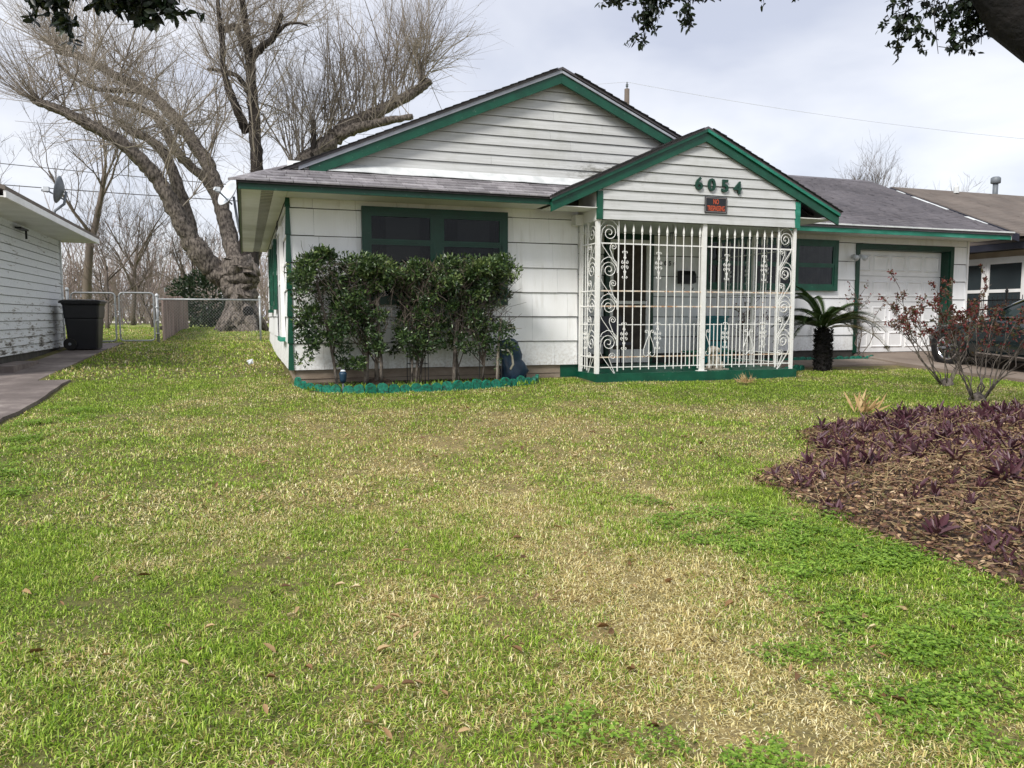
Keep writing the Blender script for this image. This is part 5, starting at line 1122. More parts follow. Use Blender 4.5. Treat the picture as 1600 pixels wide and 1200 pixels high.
# nearer thicket of bare brush behind the yard
VV, FF, off = [], [], 0
n = 420; bx = nr.uniform(-18, 3, n); by = nr.uniform(44, 56, n); P = np.zeros((n, 5, 3)); P[:, 0] = np.stack([bx, by, np.full(n, .55)], 1); d = nr.normal(size=(n, 3))*.28; d[:, 2] = 1; hh = nr.uniform(.6, 1.5, n)[:, None]
for k in range(1, 5): d = d+nr.normal(size=(n, 3))*.18; P[:, k] = P[:, k-1]+d*hh
R_ = np.full((n, 5), .035)*np.linspace(1, .4, 5)[None]; collect(P, R_)
for m_, ln in ((3200, 2.2), (4200, 1.3)): Q, R2 = sub_shoots(P, R_, m_, ln, .8); R2 = np.maximum(R2, .007); collect(Q, R2); P, R_ = Q, R2
tag(np_mesh('brush_thicket', np.concatenate(VV), np.concatenate(FF), M['far_twig']), 'thicket of bare brush behind the back yard', 'brush', kind='stuff')
# evergreen shrub behind the fence
ES = empty('evergreen_shrub', (-1.3, 33, .6), 'dark green rounded evergreen shrub left of the big trunk', 'shrub')
n = 5000; d = nr.normal(size=(n, 3)); d /= np.linalg.norm(d, axis=1, keepdims=True); q = nr.uniform(.3, 1, n)**.5; C = np.stack([-1.3+d[:, 0]*1.35*q*(1+.2*np.sin(5*d[:, 2])), 33+d[:, 1]*1.2*q, 1.75+d[:, 2]*1.25*q], 1)
v, f_, r_ = leaves(C, d+nr.normal(size=(n, 3))*.6, nr.uniform(.1, .2, n), nr.uniform(.05, .09, n), .1, False); np_mesh('crown', v, f_, M['evergreen'], ES, attr=r_)
MB().tube([(-1.3, 33, .4), (-1.3, 33, 1.6)], .08, 6).build('trunk', M['bark_dark'], ES)

# ------------------------------------------------------------------ hedge of three holly shrubs
def shrub(cx, cy, x0, x1, ztop, zlow, stems, nleaf, label, seed, nlow=500):
    rg = random.Random(seed); R_ = empty('hedge_shrub', (cx, cy, .02), label, 'shrub', 'shrubs of the trimmed hedge'); P = []; RR = []; tips = []
    for sx, sy, r0 in stems:
        mb = MB(); tx = rg.uniform(x0+.2, x1-.2); p = [Vector((sx, sy, -.05)), Vector((sx+(tx-sx)*.15, sy+rg.uniform(-.05, .05), .35)), Vector((sx+(tx-sx)*.45, sy+rg.uniform(-.1, .1), .85)), Vector((tx, sy+rg.uniform(-.15, .15), ztop-.35))]
        mb.tube(p, [r0, r0*.9, r0*.7, r0*.35], 8).build('trunk', M['bark'], R_, True)
        for b in range(16):
            t_ = rg.uniform(.25, 1); i = min(2, int(t_*3)); q = p[i]+(p[i+1]-p[i])*(t_*3-i); tgt = Vector((rg.uniform(x0, x1), cy+rg.uniform(-.32, .36), rg.uniform(.75, ztop-.08))); tgt.x = q.x+(tgt.x-q.x)*.75
            mid = (q+tgt)/2+Vector((rg.gauss(0, .06), rg.gauss(0, .06), rg.gauss(.02, .05))); P.append([tuple(q), tuple((q+mid)/2), tuple(mid), tuple(tgt)]); RR.append([.010, .008, .006, .0035]); tips.append((q, tgt))
    # interior twigs
    for i in range(420):
        a = Vector((rg.uniform(x0+.1, x1-.1), cy+rg.uniform(-.3, .34), rg.uniform(.8, ztop-.15))); d = Vector((rg.gauss(0, .5), rg.gauss(0, .4), rg.uniform(.1, 1))).normalized()*rg.uniform(.1, .3); P.append([tuple(a), tuple(a+d*.35), tuple(a+d*.7+Vector((rg.gauss(0, .02), 0, 0))), tuple(a+d)]); RR.append([.004, .0035, .003, .002])
    v, f_ = twigs(np.array(P), np.array(RR)); np_mesh('branches', v, f_, M['shoot_dark'], R_)
    # leaf clumps: crowded and clipped on top, looser and gappy lower down
    Cc, Dd, Oo = [], [], []; nc = nleaf//115
    for q in range(nc):
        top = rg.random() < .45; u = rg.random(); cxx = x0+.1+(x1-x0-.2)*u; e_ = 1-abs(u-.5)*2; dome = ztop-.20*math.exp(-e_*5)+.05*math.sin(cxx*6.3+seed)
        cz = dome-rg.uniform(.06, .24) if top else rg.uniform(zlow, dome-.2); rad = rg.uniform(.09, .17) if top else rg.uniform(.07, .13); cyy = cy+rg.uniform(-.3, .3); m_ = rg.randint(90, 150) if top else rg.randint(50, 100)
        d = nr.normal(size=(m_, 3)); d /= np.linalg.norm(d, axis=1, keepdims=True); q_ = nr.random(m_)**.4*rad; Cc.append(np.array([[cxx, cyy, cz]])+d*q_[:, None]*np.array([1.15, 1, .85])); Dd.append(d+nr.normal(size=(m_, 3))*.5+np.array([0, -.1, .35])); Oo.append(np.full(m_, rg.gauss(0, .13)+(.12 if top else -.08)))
    C = np.concatenate(Cc); D = np.concatenate(Dd)
    m2 = nlow; ti = nr.integers(0, len(tips), m2); f2 = nr.uniform(.45, 1.05, m2)[:, None]; A = np.array([tuple(t_[0]) for t_ in tips])[ti]; B = np.array([tuple(t_[1]) for t_ in tips])[ti]; C2 = A+(B-A)*f2+nr.normal(size=(m2, 3))*.04; D2 = nr.normal(size=(m2, 3)); Oo.append(np.zeros(m2))
    C = np.concatenate([C, C2]); D = np.concatenate([D, D2]); k = len(C)
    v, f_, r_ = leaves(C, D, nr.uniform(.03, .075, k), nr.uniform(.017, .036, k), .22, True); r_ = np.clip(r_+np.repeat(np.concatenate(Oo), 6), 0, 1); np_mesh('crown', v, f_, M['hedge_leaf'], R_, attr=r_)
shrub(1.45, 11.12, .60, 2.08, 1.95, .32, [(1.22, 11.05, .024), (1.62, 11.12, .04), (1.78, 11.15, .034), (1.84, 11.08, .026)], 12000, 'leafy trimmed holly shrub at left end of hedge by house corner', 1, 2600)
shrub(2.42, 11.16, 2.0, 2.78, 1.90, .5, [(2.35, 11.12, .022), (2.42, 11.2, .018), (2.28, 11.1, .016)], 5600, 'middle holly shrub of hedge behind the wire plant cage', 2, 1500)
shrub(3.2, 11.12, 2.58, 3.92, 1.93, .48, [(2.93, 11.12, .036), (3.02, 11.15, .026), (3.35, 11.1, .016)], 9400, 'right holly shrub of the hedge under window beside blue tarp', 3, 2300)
# thorny bare stem beside the tarp
TS = empty('thorny_stem', (3.56, 10.98, .02), 'pale thorny upright stem with small leaves beside the blue tarp', 'plant')
mb = MB().tube([(3.56, 10.98, -.02), (3.57, 10.98, .4), (3.60, 10.98, .85), (3.63, 10.97, 1.02)], [.025, .022, .018, .008], 7).tube([(3.60, 10.98, .80), (3.75, 10.96, .88), (3.95, 10.95, .86)], [.007, .006, .003], 5)
mb.build('stem', M['shoot'], TS, True); n = 160; t_ = nr.random(n); C = np.stack([3.56+.07*t_+nr.normal(size=n)*.03, 10.98+nr.normal(size=n)*.03, .25+.75*t_], 1); v, f_, r_ = leaves(C, nr.normal(size=(n, 3)), .04, .02); np_mesh('foliage', v, f_, M['hedge_leaf'], TS, attr=r_)
# small weeds in the bed
n = 1500; X_ = nr.uniform(.75, 4.2, n); Y_ = nr.uniform(10.75, 11.5, n); C = np.stack([X_, Y_, np.full(n, .025)], 1); D = nr.normal(size=(n, 3))*.6; D[:, 2] = 1
v, f_, r_ = leaves(C, D, nr.uniform(.03, .1, n), nr.uniform(.012, .025, n)); tag(np_mesh('bed_weeds', v, f_, M['clover_leaf'], attr=r_), 'low green weeds growing in the flower bed', 'weeds', kind='stuff')

# ------------------------------------------------------------------ rose bushes
def rose(cx, cy, hgt, wid, nst, nleaf, label, seed, lean=0, red=.5):
    rg = random.Random(seed); z0 = g(cx, cy); R_ = empty('rose_bush', (cx, cy, z0), label, 'rose bush'); P = []; RR = []; tips = []
    mb = MB(); mb.lathe([(.10, -.05), (.11, .04), (.07, .10), (.03, .13)], (cx, cy, z0), 9)
    for i in range(nst):
        an = rg.uniform(0, 6.28); rd = wid*rg.uniform(.35, 1); h = hgt*rg.uniform(.6, 1); tx, ty = cx+lean+rd*math.cos(an), cy+rd*math.sin(an)*.7
        p = [Vector((cx+.06*math.cos(an), cy+.06*math.sin(an), z0))]; 
        for k in range(1, 7): f_ = k/6; p.append(Vector((cx+(tx-cx)*f_**.8+rg.gauss(0, .035), cy+(ty-cy)*f_**.8+rg.gauss(0, .035), z0+h*f_**1.05)))
        mb.tube(p, [.012*(1-.72*k/6)*rg.uniform(.8, 1.1) for k in range(7)], 6)
        for b in range(9):
            k = rg.randint(2, 5); q = p[k].lerp(p[k+1], rg.random()); d = (p[k+1]-p[k]).normalized()+Vector((rg.gauss(0, .7), rg.gauss(0, .7), rg.gauss(.25, .4))); e = q+d.normalized()*rg.uniform(.15, .42)
            m_ = (q+e)/2+Vector((rg.gauss(0, .02), rg.gauss(0, .02), rg.gauss(0, .02))); P.append([tuple(q), tuple((q+m_)/2), tuple(m_), tuple(e)]); RR.append([.006, .005, .004, .0025]); tips.append((m_, e)); tips.append((q, e))
    mb.build('stems', M['bark'], R_, True); v, f_ = twigs(np.array(P), np.array(RR)); np_mesh('twigs', v, f_, M['shoot_dark'], R_)
    A = np.array([tuple(t_[0]) for t_ in tips]); B = np.array([tuple(t_[1]) for t_ in tips]); ti = nr.integers(0, len(tips), nleaf); wgt = nr.random(nleaf)
    C = A[ti]+(B[ti]-A[ti])*nr.uniform(.4, 1.08, nleaf)[:, None]+nr.normal(size=(nleaf, 3))*.018; keep = C[:, 2] > z0+hgt*(.42+.2*nr.random(nleaf)); C = C[keep]; k = len(C)
    v, f_, r_ = leaves(C, nr.normal(size=(k, 3)), nr.uniform(.03, .058, k), nr.uniform(.02, .034, k)); np_mesh('leaves', v, f_, M['rose_leaf'], R_, attr=r_)
rose(10.5, 9.25, 1.75, 1.15, 11, 2300, 'rear rose bush with sparse reddish leaves before the garage', 5, -.1)
rose(9.38, 7.76, 1.6, .95, 12, 2300, 'front rose bush with red leaves and fanned bare stems', 6, .05)
rose(12.28, 12.95, 1.75, .35, 6, 220, 'thin climbing rose at the left jamb of the garage door', 8, .05)
rose(9.6, 12.98, 1.3, .5, 6, 260, 'sparse small leaved shrub against wall behind the sago palm', 9, 0)

# ------------------------------------------------------------------ sago palm
SP = empty('sago_palm', (10.03, 11.5, .03), 'sago palm with shaggy dark trunk and arching fronds beside the porch', 'palm')
mb = MB(); mb.tube([(10.03, 11.5, -.05), (10.03, 11.5, .1), (10.03, 11.5, .4), (10.02, 11.5, .7), (10.02, 11.5, .83)], [.16, .135, .125, .13, .09], 14); mb.build('trunk', M['bark_black'], SP, True)
n = 900; a = nr.uniform(0, 6.28, n); z = nr.uniform(.0, .82, n); C = np.stack([10.03+.12*np.cos(a), 11.5+.12*np.sin(a), z], 1); D = np.stack([np.cos(a), np.sin(a), nr.uniform(.2, 1.2, n)], 1)
v, f_, r_ = leaves(C, D, nr.uniform(.04, .09, n), nr.uniform(.02, .035, n), .1, False); np_mesh('leaf_bases', v, f_, M['bark_black'], SP)
def frond(az, el, L, m, droop=.9):
    K = 26; d = Vector((math.cos(az)*math.cos(el), math.sin(az)*math.cos(el), math.sin(el))); p = Vector((10.02, 11.5, .82)); pts = [p.copy()]; side = Vector((-math.sin(az), math.cos(az), 0))
    for k in range(K): d = (d+Vector((0, 0, -droop*.05*(.4+k/K)))).normalized(); p = p+d*L/K; pts.append(p.copy())
    Cs, Ds, Ls = [], [], []
    for k in range(3, K+1):
        for s in (-1, 1):
            for h in (0, .35, .7):
                q = pts[k] if h == 0 or k == K else pts[k].lerp(pts[k+1 if k < K else K], h); t_ = (pts[min(k+1, K)]-pts[k-1]).normalized()
                Cs.append(tuple(q)); dd = side*s*.8+t_*.75+Vector((0, 0, .28)); Ds.append(tuple(dd)); Ls.append(.19*math.sin(math.pi*min(1, (k+2)/(K+5)))**.6*(1 if k < K-4 else .7))
    v, f_, r_ = leaves(np.array(Cs), np.array(Ds), np.array(Ls), .017, .15, False, up=np.tile([[0, 0, 1.]], (len(Cs), 1))); o = np_mesh('frond', v, f_, m, SP, attr=r_)
    mb = MB().tube(pts[::3], [.012-.009*i/len(pts[::3]) for i in range(len(pts[::3]))], 5); mb.build('frond_stalk', m, o)
rg = random.Random(4)
for i in range(26): frond(i*2*math.pi/26*1.618+rg.uniform(-.1, .1), math.radians(rg.uniform(22, 72)), rg.uniform(.85, 1.1), M['palm_leaf'], rg.uniform(1.0, 2.0))
for az, el, L, m in ((-.25, 30, 1.3, 'palm_dry'), (-.35, 14, 1.35, 'palm_dry'), (.0, 34, 1.2, 'palm_leaf'), (.25, 28, 1.2, 'palm_leaf'), (3.3, 26, .85, 'palm_leaf'), (2.8, 38, .9, 'palm_leaf'), (3.9, 35, .85, 'palm_leaf'), (5.2, 42, .8, 'palm_leaf')): frond(az, math.radians(el), L, M[m], 1.25)

# ------------------------------------------------------------------ planted mound at right
MC = (6.3, 5.0)
def mound_h(x, y):
    # long ridge running from the tip near the clover to the right
    wv = .12*math.sin(2.1*y+.7)+.10*math.sin(3.7*x)
    d = min(x-3.62+wv, (6.95-y)+wv, ((x-3.7)*.59-(y-4.95)*.81)+wv, (10.2-x))
    return .21*min(1, d/1.3)**.8 if d > 0 else -.2*min(1, -d*2)
xs = np.linspace(3.0, 10.6, 90); ys = np.linspace(-2, 7.8, 110); V = []; 
for y in ys:
    for x in xs: V.append((x, y, g(x, y)+mound_h(x, y)+.012*math.sin(9*x+3*y)*math.cos(7*y)-.012))
nx = len(xs); ii = (np.arange(len(ys)-1)[:, None]*nx+np.arange(nx-1)[None]).ravel()
tag(np_mesh('mulch_mound', V, np.stack([ii, ii+1, ii+1+nx, ii+nx], -1), M['soil'], smooth=True), kind='structure')
def mound_pts(n, lim=.0):
    out = []
    while len(out) < n:
        x, y = nr.uniform(3.5, 9.6), nr.uniform(1.7, 7.2); h = mound_h(x, y)
        if h > lim and x < 1.6*y+.3: out.append((x, y, g(x, y)+h))
    return np.array(out)
n = 46000; C = mound_pts(n, -.045); C[:, 2] += nr.uniform(0, .03, n); D = nr.normal(size=(n, 3)); D[:, 2] *= .35
v, f_, r_ = leaves(C, D, nr.uniform(.015, .055, n), nr.uniform(.007, .022, n), .2); lf = np_mesh('leaf_litter', v, f_, M['litter'], attr=r_)
tag(lf, 'brown leaf litter and mulch covering the planting mound', 'leaf litter', kind='stuff')
n = 1400; C = mound_pts(n, .0); D = nr.normal(size=(n, 3)); D[:, 2] *= .25; D /= np.linalg.norm(D, axis=1, keepdims=True); L = nr.uniform(.08, .22, n)[:, None]; C[:, 2] += .03
P = np.stack([C, C+D*L*.5+nr.normal(size=(n, 3))*.01, C+D*L], 1); v, f_ = twigs(P, np.full((n, 3), .0022)); tag(np_mesh('dry_stems', v, f_, M['dry_straw'] if 'dry_straw' in M else pm('dry_straw', sr(150, 126, 92), sr(196, 174, 134), 8, .8, 0)), 'dry straw stems scattered over the planting mound', 'straw', kind='stuff')
PV = []
for i in range(6):
    rg2 = np.random.default_rng(50+i); k = 5+2*i; az = rg2.uniform(0, 6.28, k); tier = rg2.random(k); C = np.stack([.015*np.cos(az), .015*np.sin(az), .02+.10*tier], 1); D = np.stack([np.cos(az), np.sin(az), .5+1.2*tier], 1)
    v, f_, r_ = leaves(C, D, rg2.uniform(.06, .16, k), rg2.uniform(.026, .046, k), .4, True, up=np.tile([[0, 0, 1.]], (k, 1))); o = np_mesh('purple_plant', v, f_, M['purple_leaf'], attr=r_); PV.append((o.data, ORI[o].copy())); bpy.data.objects.remove(o)
cnt = 0
for p in mound_pts(4000, .03):
    if p[0] > 1.5*p[1]: continue
    dens = .16 if p[1] > 4.0+.1*p[0] else .075
    if p[0] < 4.5: dens *= .5
    if nr.random() > dens*1.15 or cnt >= 290: continue
    me, oc = PV[int(nr.integers(0, 6))]; s = nr.uniform(.35, .9); o = bpy.data.objects.new('purple_plant', me); COL.objects.link(o); o.location = (p[0], p[1], p[2]-.01); o.scale = (s, s, s*nr.uniform(.8, 1.2)); o.rotation_euler = (nr.normal()*.4, nr.normal()*.4, nr.uniform(0, 6.28)); cnt += 1
    tag(o, 'purple lance leaved ground plant growing on the mulch mound', 'purple plant', 'purple plants on the mulch mound')
# low carpet of the same plant between the bigger ones
C = mound_pts(14000, .03); kp = (vnoise(C[:, 0], C[:, 1], .3, 2)+.35*(C[:, 1] > 4.2+.1*C[:, 0]) > .64); C = C[kp][:4000]; n = len(C); C[:, 2] += nr.uniform(-.01, .03, n); D = nr.normal(size=(n, 3)); D[:, 2] = np.abs(D[:, 2])*.8+.25
v, f_, r_ = leaves(C, D, nr.uniform(.035, .10, n), nr.uniform(.014, .03, n), .35); tag(np_mesh('purple_ground_cover', v, f_, M['purple_leaf'], attr=r_), 'low purple leaves carpeting the mulch mound between larger plants', 'ground cover', kind='stuff')
# dry fan clump and dead tuft
def tuft(name, x, y, n, L, Wd, m, label, cat, upb):
    C = np.tile([[x, y, g(x, y)+.02]], (n, 1))+nr.normal(size=(n, 3))*np.array([.05, .05, .005]); D = nr.normal(size=(n, 3)); D[:, 2] = np.abs(D[:, 2])*.5+upb
    v, f_, r_ = leaves(C, D, nr.uniform(.5, 1, n)*L, Wd, .1); tag(np_mesh(name, v, f_, m, attr=r_), label, cat)
tuft('dry_palm_fan', 7.0, 7.3, 36, .34, .03, M['dry_fan'], 'dried tan palm fan clump lying at the rear edge of mound', 'dead plant', .5)
tuft('dead_tuft', 7.45, 10.25, 90, .2, .008, M['dry_fan'], 'small dead grass tuft on lawn in front of the porch slab', 'dead plant', .4)

# ------------------------------------------------------------------ overhanging live oak (trunk stands right of the frame)
OK = empty('oak_tree', (8.2, 3.4, g(8, 3.4)), 'dark live oak limb with hanging leaf sprays across the top of the view', 'tree')
MB().tube([(8.2, 3.4, -.5), (8.15, 3.45, .3), (8.0, 3.6, 1.4), (7.6, 3.9, 2.3), (7.1, 4.3, 2.85), (6.72, 4.68, 3.16), (6.38, 5.05, 3.66), (6.1, 5.2, 4.2), (5.7, 5.3, 5.2), (5.0, 5.4, 6.2)], [.6, .48, .44, .40, .33, .29, .28, .26, .22, .18], 14).build('trunk', M['bark_black'], OK, True)
limbs = [[(6.1, 5.2, 4.2, .15), (5.2, 5.7, 4.35, .11), (4.3, 6.1, 4.3, .08), (3.6, 6.4, 4.2, .05), (3.0, 6.6, 4.15, .025)], [(5.7, 5.3, 5.0, .16), (4.0, 5.5, 4.7, .12), (2.0, 5.7, 4.3, .09), (.4, 5.7, 3.75, .06), (-.6, 5.7, 3.4, .045), (-1.5, 5.75, 3.3, .02)], [(6.3, 5.1, 3.9, .08), (6.2, 5.4, 4.05, .05), (5.9, 5.6, 3.95, .03)]]
for L_ in limbs: MB().tube([p[:3] for p in L_], [p[3] for p in L_], 8).build('limb', M['bark_black'], OK, True)
def spray(tip_list, n, L0, W0, sp):
    Cs, P, RR = [], [], []
    for (a, b) in tip_list:
        a, b = Vector(a), Vector(b); m_ = (a+b)/2+Vector((nr.normal()*.05, nr.normal()*.05, .05)); P.append([tuple(a), tuple((a+m_)/2), tuple(m_), tuple(b)]); RR.append([.009, .007, .005, .003])
        for q in range(6):
            s = nr.uniform(.3, 1); c = a.lerp(b, s); e = c+Vector((nr.normal()*sp, nr.normal()*sp, nr.normal()*sp*.7-.04)); P.append([tuple(c), tuple(c.lerp(e, .35)), tuple(c.lerp(e, .7)), tuple(e)]); RR.append([.004, .0035, .003, .002])
            for r_ in range(n): f_ = nr.uniform(.25, 1.05); Cs.append(tuple(c.lerp(e, f_)+Vector((nr.normal()*.012, nr.normal()*.012, nr.normal()*.012))))
    C = np.array(Cs); D = nr.normal(size=(len(C), 3)); D[:, 2] -= .5; v, f_, r_ = leaves(C, D, nr.uniform(.7, 1.15, len(C))*L0, nr.uniform(.8, 1.1, len(C))*W0, .12); np_mesh('foliage', v, f_, M['oak_leaf'], OK, attr=r_)
    v, f_ = twigs(np.array(P), np.array(RR)); np_mesh('twigs', v, f_, M['bark_black'], OK)
spray([((3.3, 6.5, 4.2), (3.32, 6.5, 3.9)), ((3.45, 6.45, 4.2), (3.52, 6.43, 3.72)), ((3.5, 6.45, 4.0), (3.5, 6.44, 3.48)), ((3.7, 6.4, 4.2), (3.68, 6.4, 3.80)), ((3.85, 6.35, 4.25), (3.92, 6.34, 3.72)), ((4.0, 6.3, 4.25), (3.88, 6.3, 3.88)), ((3.6, 6.4, 4.2), (3.6, 6.4, 3.86)), ((3.5, 6.4, 4.2), (3.46, 6.4, 3.95))], 28, .062, .027, .10)
spray([((4.55, 6.1, 4.3), (4.52, 6.13, 3.98)), ((4.8, 6.0, 4.3), (4.82, 6.02, 3.93))], 5, .062, .026, .06)
spray([((5.7, 5.7, 4.0), (5.70, 5.71, 3.62)), ((5.9, 5.6, 3.95), (5.84, 5.65, 3.58)), ((6.0, 5.55, 3.95), (6.02, 5.56, 3.42)), ((6.1, 5.5, 4.0), (6.15, 5.52, 3.62)), ((6.25, 5.45, 3.95), (6.28, 5.46, 3.62)), ((6.4, 5.4, 3.9), (6.38, 5.43, 3.50)), ((5.8, 5.7, 4.1), (5.78, 5.68, 3.82)), ((5.95, 5.6, 4.1), (5.98, 5.6, 3.80)), ((6.2, 5.5, 4.1), (6.18, 5.5, 3.84)), ((6.35, 5.42, 4.0), (6.4, 5.42, 3.78))], 28, .06, .027, .11)
spray([((-1.3, 5.75, 3.35), (-1.2, 5.9, 3.10)), ((-1.15, 5.75, 3.3), (-1.10, 5.86, 2.98)), ((-1.05, 5.7, 3.3), (-1.03, 5.84, 2.93)), ((-.95, 5.7, 3.35), (-.95, 5.8, 3.05)), ((-.8, 5.7, 3.35), (-.82, 5.78, 3.02)), ((-.7, 5.7, 3.35), (-.72, 5.75, 2.98)), ((-.6, 5.7, 3.4), (-.60, 5.7, 3.0)), ((-.5, 5.7, 3.4), (-.48, 5.66, 2.95)), ((-.4, 5.7, 3.45), (-.42, 5.64, 3.05)), ((-.9, 5.7, 3.4), (-.88, 5.75, 3.12)), ((-.65, 5.7, 3.4), (-.66, 5.72, 3.08)), ((-.3, 5.65, 3.5), (-.33, 5.62, 3.12)), ((-1.25, 5.75, 3.3), (-1.22, 5.9, 3.05)), ((-.55, 5.7, 3.4), (-.56, 5.7, 3.1))], 15, .085, .036, .10)

# ------------------------------------------------------------------ grass, clover, fallen leaves
def scatter(name, pts, srcs, label, cat, smin=.85, smax=1.15):
    cl = bpy.data.collections.new(name+'_sources')
    for o in srcs: cl.objects.link(o)
    me = bpy.data.meshes.new(name); me.from_pydata([tuple(p) for p in pts], [], []); n = len(pts)
    for nm, dt, val in (('idx', 'INT', nr.integers(0, len(srcs), n)), ('rz', 'FLOAT', nr.integers(0, 4, n)*math.pi/2), ('sc', 'FLOAT', nr.uniform(smin, smax, n)), ('dry', 'FLOAT', np.array([dryness(p[0], p[1]) for p in pts]))):
        a = me.attributes.new(nm, dt, 'POINT'); a.data.foreach_set('value', val.astype(np.int32 if dt == 'INT' else np.float32))
    o = bpy.data.objects.new(name, me); COL.objects.link(o); tag(o, label, cat, kind='stuff')
    ng = bpy.data.node_groups.new(name, 'GeometryNodeTree'); ng.interface.new_socket('Geometry', in_out='INPUT', socket_type='NodeSocketGeometry'); ng.interface.new_socket('Geometry', in_out='OUTPUT', socket_type='NodeSocketGeometry')
    N_ = ng.nodes; gi = N_.new('NodeGroupInput'); go = N_.new('NodeGroupOutput'); ip = N_.new('GeometryNodeInstanceOnPoints'); ci = N_.new('GeometryNodeCollectionInfo'); ci.inputs[0].default_value = cl; ci.inputs[1].default_value = True; ci.inputs[2].default_value = True; ip.inputs['Pick Instance'].default_value = True
    def na(nm, dt):
        x = N_.new('GeometryNodeInputNamedAttribute'); x.data_type = dt; x.inputs[0].default_value = nm; return x.outputs[0]
    cx = N_.new('ShaderNodeCombineXYZ'); ng.links.new(na('rz', 'FLOAT'), cx.inputs[2]); ng.links.new(gi.outputs[0], ip.inputs['Points']); ng.links.new(ci.outputs[0], ip.inputs['Instance']); ng.links.new(na('idx', 'INT'), ip.inputs['Instance Index']); ng.links.new(cx.outputs[0], ip.inputs['Rotation']); ng.links.new(na('sc', 'FLOAT'), ip.inputs['Scale']); ng.links.new(ip.outputs[0], go.inputs[0])
    md = o.modifiers.new('scatter', 'NODES'); md.node_group = ng; return o
def lawn_ok(x, y):
    if -9.2 < x < -2.36 and y < 12.66: return False
    if -3.68 < x < -2.80 and y < 21.3: return False
    if x < -3.75 and 12.6 < y < 19.7: return False
    if .63 < x < 15.6 and y > 11.5: return False
    if 5.0 < x < 9.05 and y > 10.75: return False
    if .8 < x < 4.3 and y > 10.62+.2*max(0, x-2.4)*.5: return False
    if x > 12.2 and x < 15.7: return False
    if mound_h(x, y) > .03: return False
    return True
def grid_pts(x0, x1, y0, y1, s):
    P = []
    for x in np.arange(x0, x1, s):
        for y in np.arange(y0, y1, s):
            a, b = x+nr.uniform(-.25, .25)*s, y+nr.uniform(-.25, .25)*s
            if lawn_ok(a, b): P.append((a, b, g(a, b)+.012*math.sin(a*1.3+.4*b)*math.cos(b*.9)*0-.004))
    return P
def blades(name, regions, dens, hmin, hmax, w, label, tris=3, lay=.62, extra=0):
    """individual grass blades on the lawn: colour (green or straw) follows the dryness of the spot"""
    Xs, Ys = [], []
    for x0, x1, y0, y1 in regions:
        n = int((x1-x0)*(y1-y0)*dens); Xs.append(nr.uniform(x0, x1, n)); Ys.append(nr.uniform(y0, y1, n))
    x = np.concatenate(Xs); y = np.concatenate(Ys)
    clump = .55*vnoise(x, y, .09, 0)+.45*vnoise(x, y, .35, 1); az0 = np.degrees(np.arctan2(x, y))
    ok = (clump+nr.random(len(x))*.6 > .27) & (az0 > -22-20/np.maximum(y, .5)) & (az0 < 62) & np.array([lawn_ok(a, b) for a, b in zip(x, y)]); x, y, clump = x[ok], y[ok], clump[ok]; n = len(x)
    dr_ = np.full(n, .31+extra)
    for cx, cy, rx, ry, k in BLOBS: dr_ += k*np.exp(-((x-cx)/rx)**2-((y-cy)/ry)**2)
    dr_ += .8*(vnoise(x, y, .55, 2)-.5)+.55*(vnoise(x, y, .16, 3)-.5)+.25*(vnoise(x, y, 1.9, 0)-.5)
    az = nr.uniform(0, 6.28, n); L = nr.uniform(hmin, hmax, n)*(.55+.9*clump); lean = np.abs(nr.normal(size=n))*.55+.15; lean = np.minimum(np.where(nr.random(n) < lay, lean+.75, lean)+.55*np.clip(dr_-.25, 0, .8), 1.54); wd = w*nr.uniform(.6, 1.25, n)
    dx, dy = np.cos(az), np.sin(az); z0 = np.interp(y, GY, GZ)+.012*np.sin(x*1.3+.4*y)*np.cos(y*.9)-.003+.018*(clump-.4)
    def pt(f_, s_): return np.stack([x+dx*np.sin(lean*(.5+.5*f_))*L*f_-dy*wd*s_, y+dy*np.sin(lean*(.5+.5*f_))*L*f_+dx*wd*s_, z0+np.cos(lean*(.5+.5*f_))*L*f_], 1)
    if tris == 3:
        V_ = np.stack([pt(0, -.5), pt(0, .5), pt(.55, .45), pt(.55, -.45), pt(1, 0)], 1); b = np.arange(n)[:, None]*5; F_ = np.concatenate([b+np.array([[0, 1, 2]]), b+np.array([[0, 2, 3]]), b+np.array([[3, 2, 4]])]); k = 5
    else:
        V_ = np.stack([pt(0, -.5), pt(.5, .55), pt(1, 0), pt(.5, -.55)], 1); b = np.arange(n)[:, None]*4; F_ = b+np.array([[0, 1, 2, 3]]); k = 4
    o = np_mesh(name, V_.reshape(-1, 3), F_, M['grass_blade'], attr=np.repeat(nr.random(n), k)); at = o.data.attributes.new('dry', 'FLOAT', 'POINT'); at.data.foreach_set('value', np.repeat(dr_, k).astype(np.float32)); tag(o, label, 'grass', kind='stuff')
blades('lawn_grass_near', [(-2.6, 5.0, 1.2, 5.0)], 14500, .013, .044, .0042, 'short mixed green and straw coloured lawn grass in the foreground', 2)
blades('lawn_thatch', [(-2.6, 5.0, 1.2, 6.0)], 3200, .02, .05, .004, 'flat layer of dead straw thatch between the grass blades', 2, 1.0, .25)
blades('lawn_grass_middle', [(-3, 12.2, 5.0, 12.6)], 4000, .016, .044, .0076, 'mown lawn grass between foreground and the house', 2)
blades('lawn_grass_far', [(-3, .6, 12.6, 34), (-10, -3, 21, 36)], 500, .03, .07, .018, 'lawn grass along the side yard and back yard', 2)
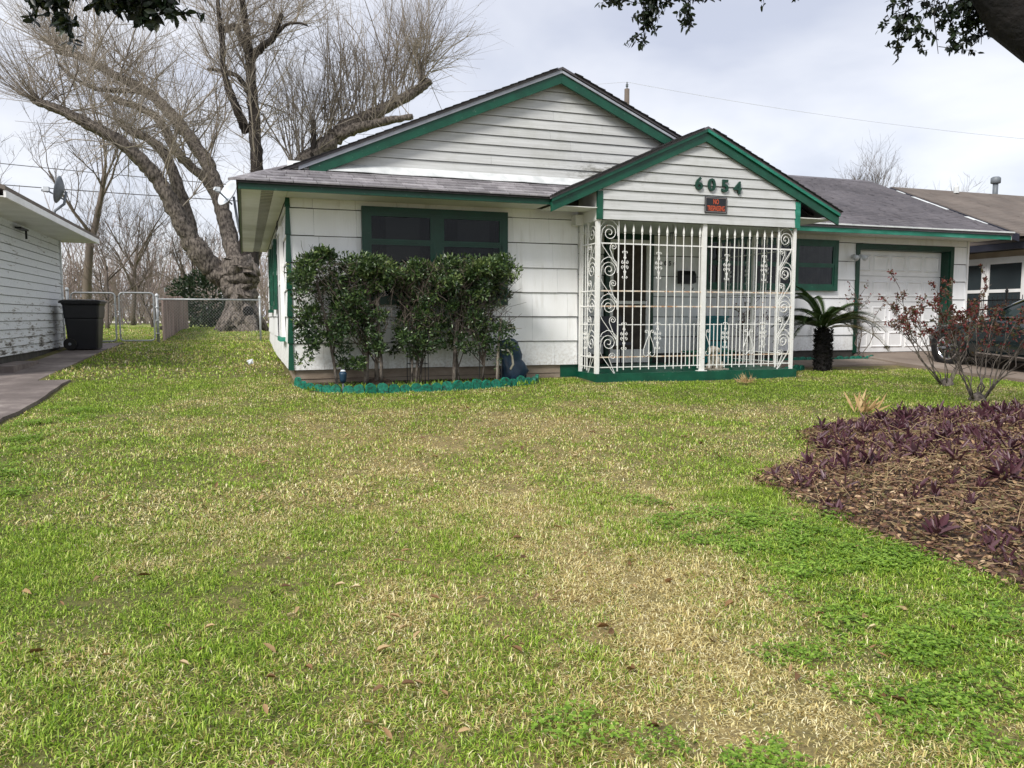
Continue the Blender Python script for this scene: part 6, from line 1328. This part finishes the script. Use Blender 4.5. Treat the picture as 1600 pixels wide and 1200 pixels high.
# clover: trifoliate leaves
def clover_patch(name, n, size, seed):
    rg = np.random.default_rng(seed); c = np.stack([rg.uniform(-size/2, size/2, n), rg.uniform(-size/2, size/2, n), rg.uniform(.008, .05, n)], 1); Cs, Ds, up = [], [], []
    for k in range(3):
        az = np.arange(n)*2.399+k*2.094+rg.normal(size=n)*.2; Cs.append(c); Ds.append(np.stack([np.cos(az), np.sin(az), rg.normal(size=n)*.35+.1], 1)); up.append(np.tile([[0, 0, 1.]], (n, 1)))
    v, f_, r_ = leaves(np.concatenate(Cs), np.concatenate(Ds), np.tile((q_ := rg.uniform(.008, .019, n)), 3), np.tile(q_*.95, 3), .08, True, up=np.concatenate(up)); me = bpy.data.meshes.new(name); me.from_pydata(v.tolist(), [], f_.tolist()); at = me.attributes.new('rnd', 'FLOAT', 'POINT'); at.data.foreach_set('value', r_.astype(np.float32)); me.materials.append(M['clover_leaf']); return bpy.data.objects.new(name, me)
cps = [clover_patch('clover_patch', 120, .26, 400+i) for i in range(4)]; P = []
for cx, cy, rx, ry, n in ((3.2, 3.4, .5, .6, 60), (2.85, 3.95, .5, .4, 30), (2.45, 2.5, .35, .3, 14), (2.9, 2.3, .35, .35, 10), (2.2, 1.95, .4, .2, 9), (1.2, 1.9, .4, .2, 6), (-1.9, 8.6, .35, 1.6, 30), (-1.7, 6.2, .5, 1.2, 16)):
    for i in range(n):
        x, y = cx+rx*.62*nr.normal(), cy+ry*.62*nr.normal()
        if lawn_ok(x, y): P.append((x, y, g(x, y)+nr.uniform(-.022, .012)))
scatter('clover', P, cps, 'bright green clover patches in the lawn', 'clover', .65, 1.0)
# fallen leaves, each a thing
fm = []
for i in range(6):
    rg2 = np.random.default_rng(70+i); v, f_, r_ = leaves(np.array([[-.03, 0, .004]]), np.array([[1., 0, .08]]), .040+.026*rg2.random(), .014+.014*rg2.random(), .15+.7*rg2.random(), True, up=np.array([[0, 0, 1.]])); o = np_mesh('fallen_leaf', v, f_, M['fallen'], attr=np.full(6, i/6+.05)); fm.append(o.data); bpy.data.objects.remove(o)
k = 0
while k < 240:
    x, y = nr.uniform(-1.6, 4.2), nr.uniform(1.6, 4.2) if nr.random() < .6 else nr.uniform(4.2, 9.0)
    if not lawn_ok(x, y): continue
    if x < .8 and y > 4.5 and nr.random() < .6: continue
    o = bpy.data.objects.new('fallen_leaf', fm[k % 6]); COL.objects.link(o); o.location = (x, y, g(x, y)+nr.uniform(.012, .03)); o.rotation_euler = (nr.normal()*.35, nr.normal()*.3, nr.uniform(0, 6.28)); s = nr.uniform(.55, 1.35); o.scale = (s, s, s)
    tag(o, 'dry brown fallen oak leaf lying on the lawn', 'leaf', 'fallen leaves on the lawn'); k += 1
